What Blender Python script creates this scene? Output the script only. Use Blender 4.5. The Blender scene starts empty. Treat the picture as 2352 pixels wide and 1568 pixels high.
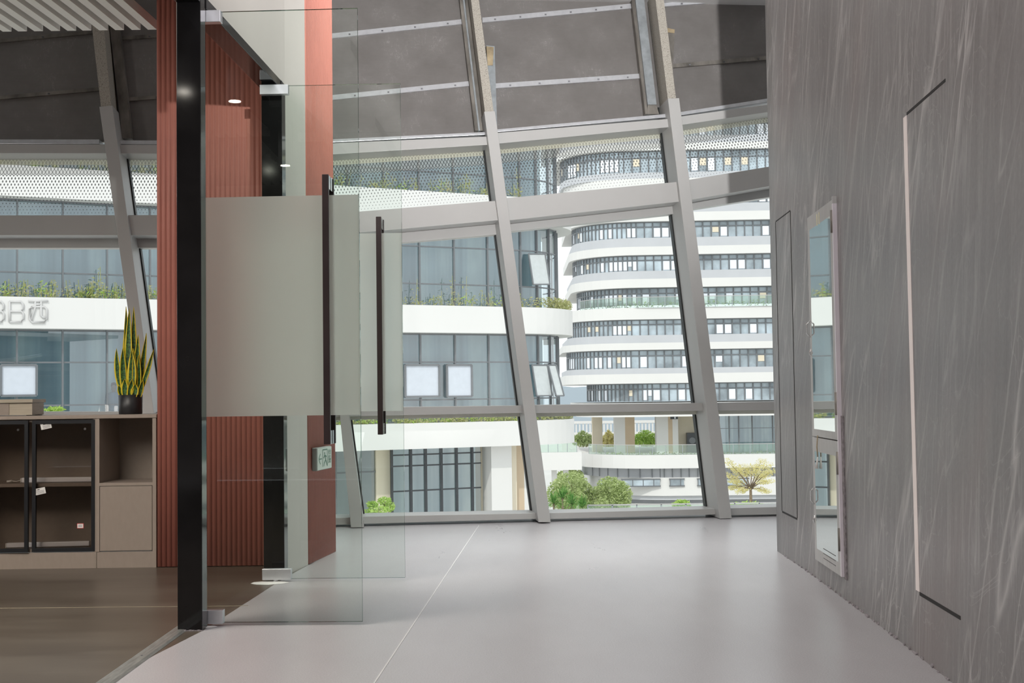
import bpy, bmesh, math, random
from mathutils import Vector, Matrix

SC = bpy.context.scene
COL = SC.collection
R = random.Random(7)

# ------------------------------------------------------------------ camera
F = 2900.0
CX, CY = 1176.0, 784.0
PITCH = math.atan(123.0 / F)
ROLL = -0.0135
cd = bpy.data.cameras.new('camera')
cam = bpy.data.objects.new('camera', cd)
COL.objects.link(cam)
cd.sensor_width = 36.0
cd.lens = F / 2352.0 * 36.0
cd.clip_start = 0.05
cd.clip_end = 1000
CAMM = Matrix.Rotation(math.radians(90) + PITCH, 3, 'X') @ Matrix.Rotation(ROLL, 3, 'Z')
EYE = Vector((0, 0, 1.0))
cam.matrix_world = Matrix.Translation(EYE) @ CAMM.to_4x4()
SC.camera = cam

# ------------------------------------------------------------------ view, sky, sun, lamps
SC.view_settings.view_transform = 'Standard'
SC.view_settings.look = 'None'
SC.view_settings.gamma = 1.0
SC.view_settings.use_curve_mapping = False
SC.view_settings.exposure = 0.0
SC.cycles.max_bounces = 10
SC.cycles.transparent_max_bounces = 24
SC.cycles.glossy_bounces = 6
SC.cycles.transmission_bounces = 8
SC.cycles.sample_clamp_indirect = 6.0

w = bpy.data.worlds.new('sky')
SC.world = w
w.use_nodes = True
wn = w.node_tree
bg = wn.nodes['Background']
bg.inputs[0].default_value = (0.93, 0.97, 1.0, 1)
bg.inputs[1].default_value = 1.3


def lamp(name, kind, loc, energy, color=(1, 1, 1), rot=None, target=None, **kw):
    d = bpy.data.lights.new(name, kind)
    d.energy = energy
    d.color = color
    for k, v in kw.items():
        setattr(d, k, v)
    o = bpy.data.objects.new(name, d)
    COL.objects.link(o)
    o.location = loc
    if target is not None:
        o.rotation_euler = (Vector(target) - Vector(loc)).to_track_quat('-Z', 'Y').to_euler()
    elif rot:
        o.rotation_euler = rot
    return o


lamp('sun', 'SUN', (-10, -20, 40), 1.6, (1.0, 0.97, 0.92), target=(-2, 8, 10), angle=0.02)
lamp('corridor_fill', 'AREA', (-0.95, 0.6, 4.5), 118, (1.0, 0.965, 0.985), target=(-0.95, 0.6, 0),
     shape='RECTANGLE', size=0.9, size_y=5.5)  # unseen fill lamp, added to brighten the corridor and the partition wall
lamp('corridor_fill', 'AREA', (0.0, 8.3, 4.5), 42, (0.98, 1.0, 0.97), target=(0.0, 8.3, 0),
     shape='RECTANGLE', size=2.6, size_y=1.2, spread=math.radians(72))  # added fill lamp, brightens the floor near the windows
lamp('office_fill', 'AREA', (-3.3, 4.2, 3.2), 150, (1.0, 0.93, 0.84), target=(-3.1, 5.4, 0),
     shape='RECTANGLE', size=1.6, size_y=3.0, spread=math.radians(140))  # unseen area lamp added to light the cabinets and the office
lamp('baffle_fill', 'POINT', (-5.2, 4.6, 2.2), 120, (1.0, 0.96, 0.9), shadow_soft_size=0.18)  # point lamp added to light the baffle slats from below
lamp('flash_strobe', 'SPOT', (0.97, 0.0, 2.56), 5000, (1.0, 0.99, 0.985), target=(0.0, 10.5, 5.5),
     spot_size=math.radians(50), spot_blend=0.9, shadow_soft_size=0.05)  # flash strobe right of the camera, its place inferred from shadow edges

# ------------------------------------------------------------------ pixel helpers (2352 x 1568)
def ray(px, py):
    return (CAMM @ Vector(((px - CX) / F, -(py - CY) / F, -1.0))).normalized()


def on_plane(px, py, n, d):
    r = ray(px, py)
    n = Vector(n)
    return EYE + r * ((d - n.dot(EYE)) / n.dot(r))


def at_y(px, py, y):
    return on_plane(px, py, (0, 1, 0), y)


def on_floor(px, py, z=0.0):
    return on_plane(px, py, (0, 0, 1), z)


# ------------------------------------------------------------------ node materials
class NT:
    def __init__(s, name):
        s.m = bpy.data.materials.new(name)
        s.m.use_nodes = True
        s.t = s.m.node_tree
        s.t.nodes.clear()
        s.out = s.n('ShaderNodeOutputMaterial')

    def n(s, typ, **kw):
        nd = s.t.nodes.new(typ)
        for k, v in kw.items():
            setattr(nd, k, v)
        return nd

    def l(s, a, b):
        s.t.links.new(a, b)

    def math(s, op, a, b=None, c=None):
        nd = s.n('ShaderNodeMath', operation=op)
        for i, v in enumerate((a, b, c)):
            if v is None:
                continue
            if isinstance(v, (int, float)):
                nd.inputs[i].default_value = v
            else:
                s.l(v, nd.inputs[i])
        return nd.outputs[0]

    def coord(s, kind='Object', scale=(1, 1, 1), rot=(0, 0, 0)):
        tc = s.n('ShaderNodeTexCoord')
        mp = s.n('ShaderNodeMapping')
        mp.inputs['Scale'].default_value = scale
        mp.inputs['Rotation'].default_value = rot
        s.l(tc.outputs[kind], mp.inputs['Vector'])
        return mp.outputs[0]

    def noise(s, vec, scale=5, detail=4, rough=0.55, dist=0.0):
        nd = s.n('ShaderNodeTexNoise')
        nd.inputs['Scale'].default_value = scale
        nd.inputs['Detail'].default_value = detail
        nd.inputs['Roughness'].default_value = rough
        nd.inputs['Distortion'].default_value = dist
        s.l(vec, nd.inputs['Vector'])
        return nd.outputs['Fac']

    def ramp(s, fac, stops):
        nd = s.n('ShaderNodeValToRGB')
        e = nd.color_ramp.elements
        while len(e) < len(stops):
            e.new(0.5)
        for i, (p, c) in enumerate(stops):
            e[i].position = p
            e[i].color = (c[0], c[1], c[2], 1) if isinstance(c, (tuple, list)) else (c, c, c, 1)
        s.l(fac, nd.inputs['Fac'])
        return nd.outputs['Color']

    def mix(s, fac, a, b, blend='MIX'):
        nd = s.n('ShaderNodeMix', data_type='RGBA', blend_type=blend)
        for sock, v in ((nd.inputs[0], fac), (nd.inputs[6], a), (nd.inputs[7], b)):
            if isinstance(v, (int, float)):
                sock.default_value = v
            elif isinstance(v, tuple):
                sock.default_value = (v[0], v[1], v[2], 1)
            else:
                s.l(v, sock)
        return nd.outputs[2]

    def bsdf(s, color, rough=0.5, metal=0.0, spec=0.5, bump=None, bstr=0.1, bdist=0.01, coat=0.0):
        b = s.n('ShaderNodeBsdfPrincipled')
        for nm, v in (('Base Color', color), ('Roughness', rough)):
            if isinstance(v, tuple):
                b.inputs[nm].default_value = (v[0], v[1], v[2], 1)
            elif isinstance(v, (int, float)):
                b.inputs[nm].default_value = v
            else:
                s.l(v, b.inputs[nm])
        b.inputs['Metallic'].default_value = metal
        b.inputs['Specular IOR Level'].default_value = spec
        b.inputs['Coat Weight'].default_value = coat
        if bump is not None:
            bp = s.n('ShaderNodeBump')
            bp.inputs['Strength'].default_value = bstr
            bp.inputs['Distance'].default_value = bdist
            s.l(bump, bp.inputs['Height'])
            s.l(bp.outputs[0], b.inputs['Normal'])
        return b.outputs[0]

    def done(s, shader):
        s.l(shader, s.out.inputs['Surface'])
        return s.m


def paint(name, c, rough=0.5, metal=0.0, var=0.06, scale=6.0, spec=0.5, stretch=(1, 1, 1), bump=0.0):
    t = NT(name)
    v = t.coord('Object', stretch)
    f = t.noise(v, scale, 5)
    lo = tuple(max(0, x * (1 - var)) for x in c)
    hi = tuple(min(1, x * (1 + var)) for x in c)
    colr = t.ramp(f, [(0.3, lo), (0.7, hi)])
    return t.done(t.bsdf(colr, rough, metal, spec, f if bump else None, bump, 0.004))


def glass(name, tint=(0.93, 0.97, 0.95), refl=1.0, rough=0.0, body=None, body_amt=0.0, coat=0.0):
    """clear sheet: straight transmission plus Fresnel reflection"""
    t = NT(name)
    tr = t.n('ShaderNodeBsdfTransparent')
    tr.inputs[0].default_value = (*tint, 1)
    gl = t.n('ShaderNodeBsdfGlossy')
    gl.inputs['Roughness'].default_value = rough
    fr = t.n('ShaderNodeFresnel')
    fr.inputs[0].default_value = 1.5
    fac = t.math('ADD', t.math('MULTIPLY', fr.outputs[0], refl), coat)
    mx = t.n('ShaderNodeMixShader')
    t.l(fac, mx.inputs[0])
    t.l(tr.outputs[0], mx.inputs[1])
    t.l(gl.outputs[0], mx.inputs[2])
    sh = mx.outputs[0]
    if body:
        df = t.n('ShaderNodeBsdfDiffuse')
        df.inputs[0].default_value = (*body, 1)
        m2 = t.n('ShaderNodeMixShader')
        m2.inputs[0].default_value = body_amt
        t.l(sh, m2.inputs[1])
        t.l(df.outputs[0], m2.inputs[2])
        sh = m2.outputs[0]
    return t.done(sh)


def frosted(name):
    t = NT(name)
    tl = t.n('ShaderNodeBsdfTranslucent')
    tl.inputs[0].default_value = (0.90, 0.93, 0.87, 1)
    rf = t.n('ShaderNodeBsdfRefraction')
    rf.inputs['Color'].default_value = (0.97, 1.0, 0.97, 1)
    rf.inputs['Roughness'].default_value = 0.6
    rf.inputs['IOR'].default_value = 1.3
    df = t.n('ShaderNodeBsdfDiffuse')
    df.inputs[0].default_value = (0.44, 0.415, 0.375, 1)
    m1 = t.n('ShaderNodeMixShader')
    m1.inputs[0].default_value = 0.5
    t.l(tl.outputs[0], m1.inputs[1])
    t.l(rf.outputs[0], m1.inputs[2])
    m2 = t.n('ShaderNodeMixShader')
    m2.inputs[0].default_value = 0.24
    t.l(m1.outputs[0], m2.inputs[1])
    t.l(df.outputs[0], m2.inputs[2])
    return t.done(m2.outputs[0])


def stone_mat():
    t = NT('veined grey stone')
    v = t.coord('Object', (1, 1, 1), (math.radians(-31), 0, 0))

    def vec(sa, sb, la=0.0, lb=0.0, src=None):
        mp = t.n('ShaderNodeMapping')
        mp.inputs['Scale'].default_value = (0.0, sa, sb)
        mp.inputs['Location'].default_value = (0, la, lb)
        t.l(src or v, mp.inputs['Vector'])
        return mp.outputs[0]

    def ridge(n_, c_, wd, top=1.0):
        return t.ramp(t.math('ABSOLUTE', t.math('SUBTRACT', n_, c_)), [(0.0, top), (wd * .35, top * .55), (wd, 0.0)])
    st = t.coord('Object', (1, 1, 1), (math.radians(-9), 0, 0))
    broad = t.noise(vec(1.2, 0.35), 1.6, 5, 0.6, 0.4)
    fine = t.noise(vec(16.0, 0.9, src=st), 1.0, 7, 0.68, 0.15)
    grit = t.noise(vec(60, 45), 1.0, 3, 0.6)
    n1 = t.noise(vec(1.35, 0.16), 1.0, 4, 0.42, 0.25)
    n2 = t.noise(vec(2.1, 0.28, 3.7, 1.1), 1.0, 4, 0.45, 0.3)
    n3 = t.noise(vec(3.4, 0.22, 9.1, 2.3, st), 1.0, 5, 0.5, 0.2)
    n4 = t.noise(vec(1.6, 1.3, 5.3, 2.2), 1.5, 4, 0.5, 1.3)
    n5 = t.noise(vec(7.0, 0.55, 2.2, 7.3, st), 1.0, 6, 0.6, 0.3)
    mk = t.ramp(t.noise(vec(0.7, 0.5, 1.2, 6.0), 1.6, 3), [(0.40, 0.30), (0.6, 1.0)])
    base = t.ramp(broad, [(0.3, (0.150, 0.138, 0.136)), (0.5, (0.178, 0.167, 0.166)), (0.72, (0.205, 0.197, 0.198))])
    base = t.mix(0.42, base, t.ramp(fine, [(0.32, (0.120, 0.111, 0.110)), (0.68, (0.258, 0.246, 0.244))]))
    base = t.mix(0.22, base, t.ramp(grit, [(0.3, (0.14, 0.135, 0.13)), (0.7, (0.29, 0.275, 0.27))]))
    red = t.noise(vec(1.1, 0.3, 4.4, 8.0), 1.4, 4)
    base = t.mix(t.math('MULTIPLY', t.ramp(red, [(0.54, 0.0), (0.72, 1.0)]), 0.42), base, (0.215, 0.168, 0.160))
    c = base
    for n_, c_, wd, amt in ((n1, 0.5, 0.006, 0.5), (n1, 0.57, 0.006, 0.42), (n1, 0.43, 0.006, 0.42), (n2, 0.47, 0.008, 0.5), (n2, 0.55, 0.007, 0.42), (n3, 0.52, 0.010, 0.32), (n3, 0.44, 0.009, 0.3), (n5, 0.5, 0.016, 0.2), (n4, 0.5, 0.007, 0.24), (n4, 0.6, 0.005, 0.2)):
        f = t.math('MULTIPLY', t.math('MULTIPLY', ridge(n_, c_, wd), mk), amt)
        c = t.mix(f, c, (0.56, 0.54, 0.53))
    return t.done(t.bsdf(c, 0.34, 0, 0.45, grit, 0.03, 0.002))


def vinyl_mat():
    t = NT('speckled grey vinyl')
    v = t.coord('Object')
    sp = t.noise(v, 170, 3, 0.7)
    big = t.noise(t.coord('Object', (1, 0.35, 1)), 1.6, 5, 0.6)
    c = t.ramp(sp, [(0.36, (0.29, 0.272, 0.288)), (0.5, (0.40, 0.38, 0.396)), (0.64, (0.50, 0.482, 0.498))])
    c = t.mix(0.5, c, t.ramp(big, [(0.3, (0.36, 0.345, 0.352)), (0.7, (0.46, 0.45, 0.455))]))
    ro = t.ramp(t.noise(t.coord('Object', (1, 0.3, 1)), 3.0, 6, 0.7), [(0.3, 0.27), (0.7, 0.33)])
    return t.done(t.bsdf(c, ro, 0, 0.5))


def office_floor_mat():
    t = NT('dark brown vinyl')
    big = t.noise(t.coord('Object', (0.5, 2.0, 1)), 2.0, 6, 0.65)
    c = t.ramp(big, [(0.3, (0.072, 0.056, 0.042)), (0.7, (0.115, 0.096, 0.075))])
    return t.done(t.bsdf(c, 0.32, 0, 0.5))


def speckle_steel():
    t = NT('speckled fireproofing')
    v = t.coord('Object')
    f = t.noise(v, 170, 2, 0.6)
    c = t.ramp(f, [(0.32, (0.12, 0.11, 0.09)), (0.42, (0.36, 0.335, 0.29)), (0.7, (0.46, 0.43, 0.38))])
    return t.done(t.bsdf(c, 0.8, 0, 0.3, f, 0.3, 0.004))


def cladding_mat():
    t = NT('scuffed grey polycarbonate')
    v = t.coord('Object')
    rib = t.n('ShaderNodeTexWave', wave_type='BANDS', bands_direction='Z')
    rib.inputs['Scale'].default_value = 22
    rib.inputs['Distortion'].default_value = 0.6
    t.l(v, rib.inputs['Vector'])
    f = t.noise(v, 3.0, 6, 0.65)
    sc = t.noise(t.coord('Object', (6, 6, 1.2), (0, 0.9, 0)), 2.5, 4, 0.7, 0.6)
    scr = t.ramp(t.math('ABSOLUTE', t.math('SUBTRACT', sc, 0.5)), [(0.0, 0.55), (0.006, 0.0)])
    c = t.ramp(f, [(0.3, (0.152, 0.142, 0.135)), (0.7, (0.204, 0.193, 0.186))])
    c = t.mix(t.math('MULTIPLY', rib.outputs['Fac'], 0.22), c, (0.10, 0.092, 0.086))
    c = t.mix(t.math('MULTIPLY', scr, t.ramp(f, [(0.5, 0.0), (0.65, 0.7)])), c, (0.6, 0.58, 0.57))
    return t.done(t.bsdf(c, 0.34, 0, 0.5, rib.outputs['Fac'], 0.06, 0.004))


def frit_mat():
    """diamond pattern printed on the top panes: dots, then dark lattice, then pale lattice"""
    t = NT('printed diamond frit')
    uv = t.n('ShaderNodeUVMap')
    sep = t.n('ShaderNodeSeparateXYZ')
    t.l(uv.outputs[0], sep.inputs[0])
    u, v = sep.outputs[0], sep.outputs[1]
    p = t.math('MULTIPLY', u, 1 / 0.0285)
    q = t.math('MULTIPLY', v, 10.2)

    def tri(x):
        return t.math('MULTIPLY', t.math('ABSOLUTE', t.math('SUBTRACT', t.math('FRACT', x), 0.5)), 2.0)
    d1 = t.math('ADD', tri(p), tri(q))
    d2 = t.math('SUBTRACT', 2.0, d1)
    dm = t.math('MINIMUM', d1, d2)
    rad = t.math('MULTIPLY_ADD', v, 0.62, 0.17)
    dots = t.math('LESS_THAN', dm, rad)
    lat = t.math('LESS_THAN', t.math('ABSOLUTE', t.math('SUBTRACT', d1, 1.0)), 0.17)
    hi = t.math('GREATER_THAN', v, 0.64)
    vhi = t.math('GREATER_THAN', v, 0.80)
    is_lat = t.math('MULTIPLY', lat, hi)
    is_dot = t.math('MULTIPLY', dots, t.math('SUBTRACT', 1.0, hi))
    a = t.math('MAXIMUM', is_lat, is_dot)
    a = t.math('MAXIMUM', t.math('MULTIPLY', a, 0.9), t.math('MULTIPLY', hi, 0.45))
    a = t.math('MAXIMUM', a, t.math('MULTIPLY', vhi, 0.85))
    bodyc = t.mix(vhi, (0.50, 0.49, 0.46), (0.42, 0.39, 0.31))
    linec = t.mix(vhi, (0.02, 0.02, 0.02), (0.75, 0.72, 0.60))
    dotc = t.mix(hi, (0.10, 0.10, 0.10), linec)
    pat = t.math('MAXIMUM', is_lat, is_dot)
    col = t.mix(pat, bodyc, dotc)
    df = t.n('ShaderNodeBsdfDiffuse')
    t.l(col, df.inputs[0])
    tl = t.n('ShaderNodeBsdfTranslucent')
    t.l(col, tl.inputs[0])
    m0 = t.n('ShaderNodeMixShader')
    m0.inputs[0].default_value = 0.35
    t.l(df.outputs[0], m0.inputs[1])
    t.l(tl.outputs[0], m0.inputs[2])
    tr = t.n('ShaderNodeBsdfTransparent')
    mx = t.n('ShaderNodeMixShader')
    t.l(a, mx.inputs[0])
    t.l(tr.outputs[0], mx.inputs[1])
    t.l(m0.outputs[0], mx.inputs[2])
    return t.done(mx.outputs[0])


def leaf_mat(name, dark, light, edge):
    t = NT(name)
    uv = t.n('ShaderNodeUVMap')
    sep = t.n('ShaderNodeSeparateXYZ')
    t.l(uv.outputs[0], sep.inputs[0])
    mp = t.n('ShaderNodeMapping')
    mp.inputs['Scale'].default_value = (2.0, 22.0, 1)
    t.l(uv.outputs[0], mp.inputs['Vector'])
    f = t.noise(mp.outputs[0], 1.5, 3, 0.6, 0.8)
    c = t.ramp(f, [(0.42, dark), (0.56, light)])
    e = t.math('GREATER_THAN', t.math('ABSOLUTE', t.math('SUBTRACT', sep.outputs[0], 0.5)), 0.33)
    c = t.mix(e, c, edge)
    return t.done(t.bsdf(c, 0.4))


def foliage_mat(name, a, b, c):
    t = NT(name)
    g = t.n('ShaderNodeObjectInfo')
    f = t.noise(t.coord('Object'), 3.0, 4, 0.7)
    colr = t.ramp(f, [(0.3, a), (0.5, b), (0.7, c)])
    df = t.n('ShaderNodeBsdfDiffuse')
    tl = t.n('ShaderNodeBsdfTranslucent')
    t.l(colr, df.inputs[0])
    t.l(colr, tl.inputs[0])
    mx = t.n('ShaderNodeMixShader')
    mx.inputs[0].default_value = 0.4
    t.l(df.outputs[0], mx.inputs[1])
    t.l(tl.outputs[0], mx.inputs[2])
    return t.done(mx.outputs[0])


def curtain_mat():
    """pale curtains and dim rooms behind the neighbouring windows"""
    t = NT('curtained rooms')
    f = t.noise(t.coord('Object', (1, 1, 0.02)), 1.3, 3, 0.6)
    g = t.noise(t.coord('Object', (1, 1, 0.6)), 0.5, 3, 0.6)
    c = t.ramp(f, [(0.38, (0.30, 0.39, 0.44)), (0.5, (0.50, 0.60, 0.64)), (0.62, (0.78, 0.84, 0.82))])
    c = t.mix(t.ramp(g, [(0.4, 0.0), (0.6, 0.6)]), c, (0.36, 0.48, 0.54))
    return t.done(t.bsdf(c, 0.8))


M = {}
M['stone'] = stone_mat()
M['vinyl'] = vinyl_mat()
M['office_floor'] = office_floor_mat()
M['speckle'] = speckle_steel()
M['cladding'] = cladding_mat()
M['frit'] = frit_mat()
M['frost'] = frosted('frosted film')
M['white_paint'] = paint('white painted steel', (0.435, 0.432, 0.422), 0.38, var=0.025, scale=3)
M['black_gasket'] = paint('black rubber gasket', (0.012, 0.014, 0.014), 0.5)
M['batten'] = paint('aluminium batten', (0.66, 0.67, 0.70), 0.32, metal=0.55, var=0.08, scale=20)
M['screw'] = paint('dull screw', (0.12, 0.12, 0.13), 0.4, metal=0.6)
M['old_steel'] = paint('stained steel flange', (0.20, 0.185, 0.165), 0.5, metal=0.3, var=0.5, scale=7, stretch=(1, 1, 0.3))
M['galv'] = paint('galvanised steel', (0.36, 0.39, 0.41), 0.42, metal=0.45, var=0.18, scale=14)
M['rust'] = paint('rust stained steel', (0.34, 0.27, 0.17), 0.6, metal=0.2, var=0.5, scale=9)
M['terracotta'] = paint('terracotta fluted board', (0.40, 0.142, 0.108), 0.52, var=0.05, scale=5)
M['beige_wall'] = paint('beige wall paint', (0.60, 0.57, 0.53), 0.6, var=0.03, scale=2)
M['black_gloss'] = paint('black polished stone', (0.008, 0.0075, 0.008), 0.07, var=0.3, scale=4, spec=0.35)
M['door_glass'] = glass('door glass', (0.90, 0.945, 0.915), 1.0)
M['edge_glass'] = glass('green glass edge', (0.45, 0.62, 0.54), 1.0)
M['pane'] = glass('window pane', (0.965, 0.985, 0.98), 0.8)
M['satin'] = paint('satin steel clamp', (0.70, 0.70, 0.74), 0.30, metal=0.75, var=0.03, scale=30)
M['dark_handle'] = paint('dark bronze bar', (0.045, 0.032, 0.032), 0.28, metal=0.4, var=0.15)
M['chrome'] = paint('chrome', (0.75, 0.76, 0.77), 0.12, metal=1.0, var=0.02)
M['threshold'] = paint('worn aluminium strip', (0.40, 0.41, 0.39), 0.38, metal=0.7, var=0.22, scale=18, stretch=(4, 0.6, 1))
M['seam'] = paint('pale weld seam', (0.60, 0.60, 0.59), 0.5)
M['seam_dark'] = paint('seam in brown vinyl', (0.33, 0.28, 0.20), 0.5)
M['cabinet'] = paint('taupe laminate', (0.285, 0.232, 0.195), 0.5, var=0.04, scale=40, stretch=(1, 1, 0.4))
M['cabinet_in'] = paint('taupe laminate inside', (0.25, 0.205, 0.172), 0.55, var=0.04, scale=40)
M['black_frame'] = paint('black aluminium frame', (0.010, 0.011, 0.014), 0.35)
M['smoked'] = glass('smoked glass', (0.74, 0.70, 0.66), 0.9)
M['white_plastic'] = paint('white plastic', (0.86, 0.86, 0.92), 0.4, var=0.02)
M['paper'] = paint('paper label', (0.72, 0.70, 0.68), 0.7, var=0.04)
M['label_red'] = paint('red label border', (0.62, 0.08, 0.09), 0.6)
M['ink'] = paint('grey print', (0.10, 0.10, 0.10), 0.7)
M['wood_box'] = paint('pale ash board', (0.37, 0.32, 0.25), 0.55, var=0.12, scale=8, stretch=(0.4, 1, 6))
M['pot'] = paint('black plastic pot', (0.012, 0.012, 0.014), 0.42, var=0.1)
M['soil'] = paint('potting soil', (0.05, 0.035, 0.025), 0.9, var=0.4, scale=60)
M['snake'] = leaf_mat('snake plant leaf', (0.010, 0.040, 0.010), (0.055, 0.155, 0.028), (0.66, 0.50, 0.015))
M['baffle'] = paint('pale baffle slat', (0.76, 0.76, 0.72), 0.5, var=0.02)
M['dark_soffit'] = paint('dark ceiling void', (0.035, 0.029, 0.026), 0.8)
M['ceiling'] = paint('ceiling paint', (0.62, 0.61, 0.60), 0.7, var=0.02)
M['mirror'] = paint('silvered mirror', (0.80, 0.86, 0.83), 0.015, metal=1.0, var=0.0)
M['alu'] = paint('brushed aluminium', (0.47, 0.462, 0.452), 0.42, metal=0.15, var=0.06, scale=30, stretch=(1, 1, 0.2))
M['alu_edge'] = paint('pale aluminium edge', (0.78, 0.73, 0.78), 0.35, metal=0.2, var=0.03)
M['raw_stone'] = paint('raw cut stone edge', (0.22, 0.20, 0.21), 0.9, var=0.45, scale=40, bump=0.4)
M['groove'] = paint('dark groove', (0.018, 0.017, 0.017), 0.8)
M['lit_edge'] = paint('door edge painted as lit', (0.86, 0.78, 0.75), 0.5, var=0.03)  # light on the ajar door's edge is put into this colour
M['sign_white'] = paint('exit sign face', (0.62, 0.68, 0.62), 0.35, var=0.03)
M['sign_side'] = paint('exit sign case', (0.30, 0.31, 0.30), 0.4)
M['sign_green'] = paint('exit sign green', (0.055, 0.17, 0.115), 0.4)
M['gold'] = paint('pale gilt number', (0.70, 0.66, 0.42), 0.4)
# outside
M['ext_white'] = paint('white render', (0.70, 0.69, 0.668), 0.7, var=0.015, scale=0.4)
M['ext_grey'] = paint('light grey spandrel', (0.50, 0.51, 0.53), 0.6, var=0.03, scale=0.6)
M['ext_cream'] = paint('cream render', (0.72, 0.64, 0.50), 0.7, var=0.04, scale=0.5)
M['ext_tan'] = paint('tan stone', (0.55, 0.43, 0.30), 0.7, var=0.06, scale=0.6)
M['ext_louvre'] = paint('grey louvre', (0.38, 0.39, 0.41), 0.6, var=0.05, scale=0.7)
M['mullion'] = paint('grey window frame', (0.15, 0.16, 0.17), 0.4, var=0.05)
M['mullion_dark'] = paint('black window frame', (0.035, 0.04, 0.045), 0.4, var=0.1)
M['near_glass'] = glass('curtain wall glass', (0.72, 0.84, 0.87), 1.0, coat=0.17)
M['far_glass'] = paint('far window glass', (0.36, 0.42, 0.46), 0.12, var=0.55, scale=0.35)
M['green_glass'] = glass('balustrade glass', (0.78, 0.90, 0.83), 1.0, body=(0.62, 0.74, 0.66), body_amt=0.2)
M['curtain'] = curtain_mat()
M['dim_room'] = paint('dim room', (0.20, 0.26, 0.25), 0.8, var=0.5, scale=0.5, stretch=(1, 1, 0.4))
M['blind'] = paint('white blind', (0.80, 0.84, 0.90), 0.6, var=0.02)
M['sash'] = paint('frosted sash pane', (0.50, 0.53, 0.53), 0.3, var=0.05)
M['daylit_frame'] = paint('window frame painted as daylit', (0.80, 0.80, 0.70), 0.45, var=0.02)  # paler than the rails: light from outside put into the colour
M['panel_white'] = paint('pale blue white panel', (0.56, 0.60, 0.66), 0.4, var=0.03)
M['letter'] = paint('raised letter', (0.56, 0.55, 0.54), 0.5, var=0.02)
M['letter_side'] = paint('letter edge', (0.56, 0.55, 0.53), 0.5, var=0.02)
M['bark'] = paint('bark', (0.20, 0.15, 0.10), 0.9, var=0.3, scale=8)
M['fol_green'] = foliage_mat('green foliage', (0.24, 0.32, 0.12), (0.46, 0.55, 0.24), (0.68, 0.74, 0.44))
M['fol_bright'] = foliage_mat('bright foliage', (0.25, 0.42, 0.07), (0.45, 0.62, 0.16), (0.62, 0.75, 0.30))
M['fol_yellow'] = foliage_mat('yellow foliage', (0.58, 0.54, 0.22), (0.75, 0.69, 0.34), (0.85, 0.80, 0.5))
M['fol_spike'] = foliage_mat('spiky foliage', (0.05, 0.15, 0.035), (0.13, 0.30, 0.07), (0.28, 0.46, 0.14))
M['fol_ledge'] = foliage_mat('ledge plants', (0.28, 0.33, 0.12), (0.50, 0.52, 0.24), (0.60, 0.53, 0.36))
M['ground'] = paint('pale paving', (0.60, 0.60, 0.57), 0.8, var=0.06, scale=0.1)
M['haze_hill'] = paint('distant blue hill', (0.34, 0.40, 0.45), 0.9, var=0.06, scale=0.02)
M['skin'] = paint('skin', (0.35, 0.22, 0.16), 0.6)
M['shirt'] = paint('blue grey shirt', (0.20, 0.27, 0.36), 0.8)
M['hair'] = paint('dark hair', (0.03, 0.03, 0.035), 0.7)


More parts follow.
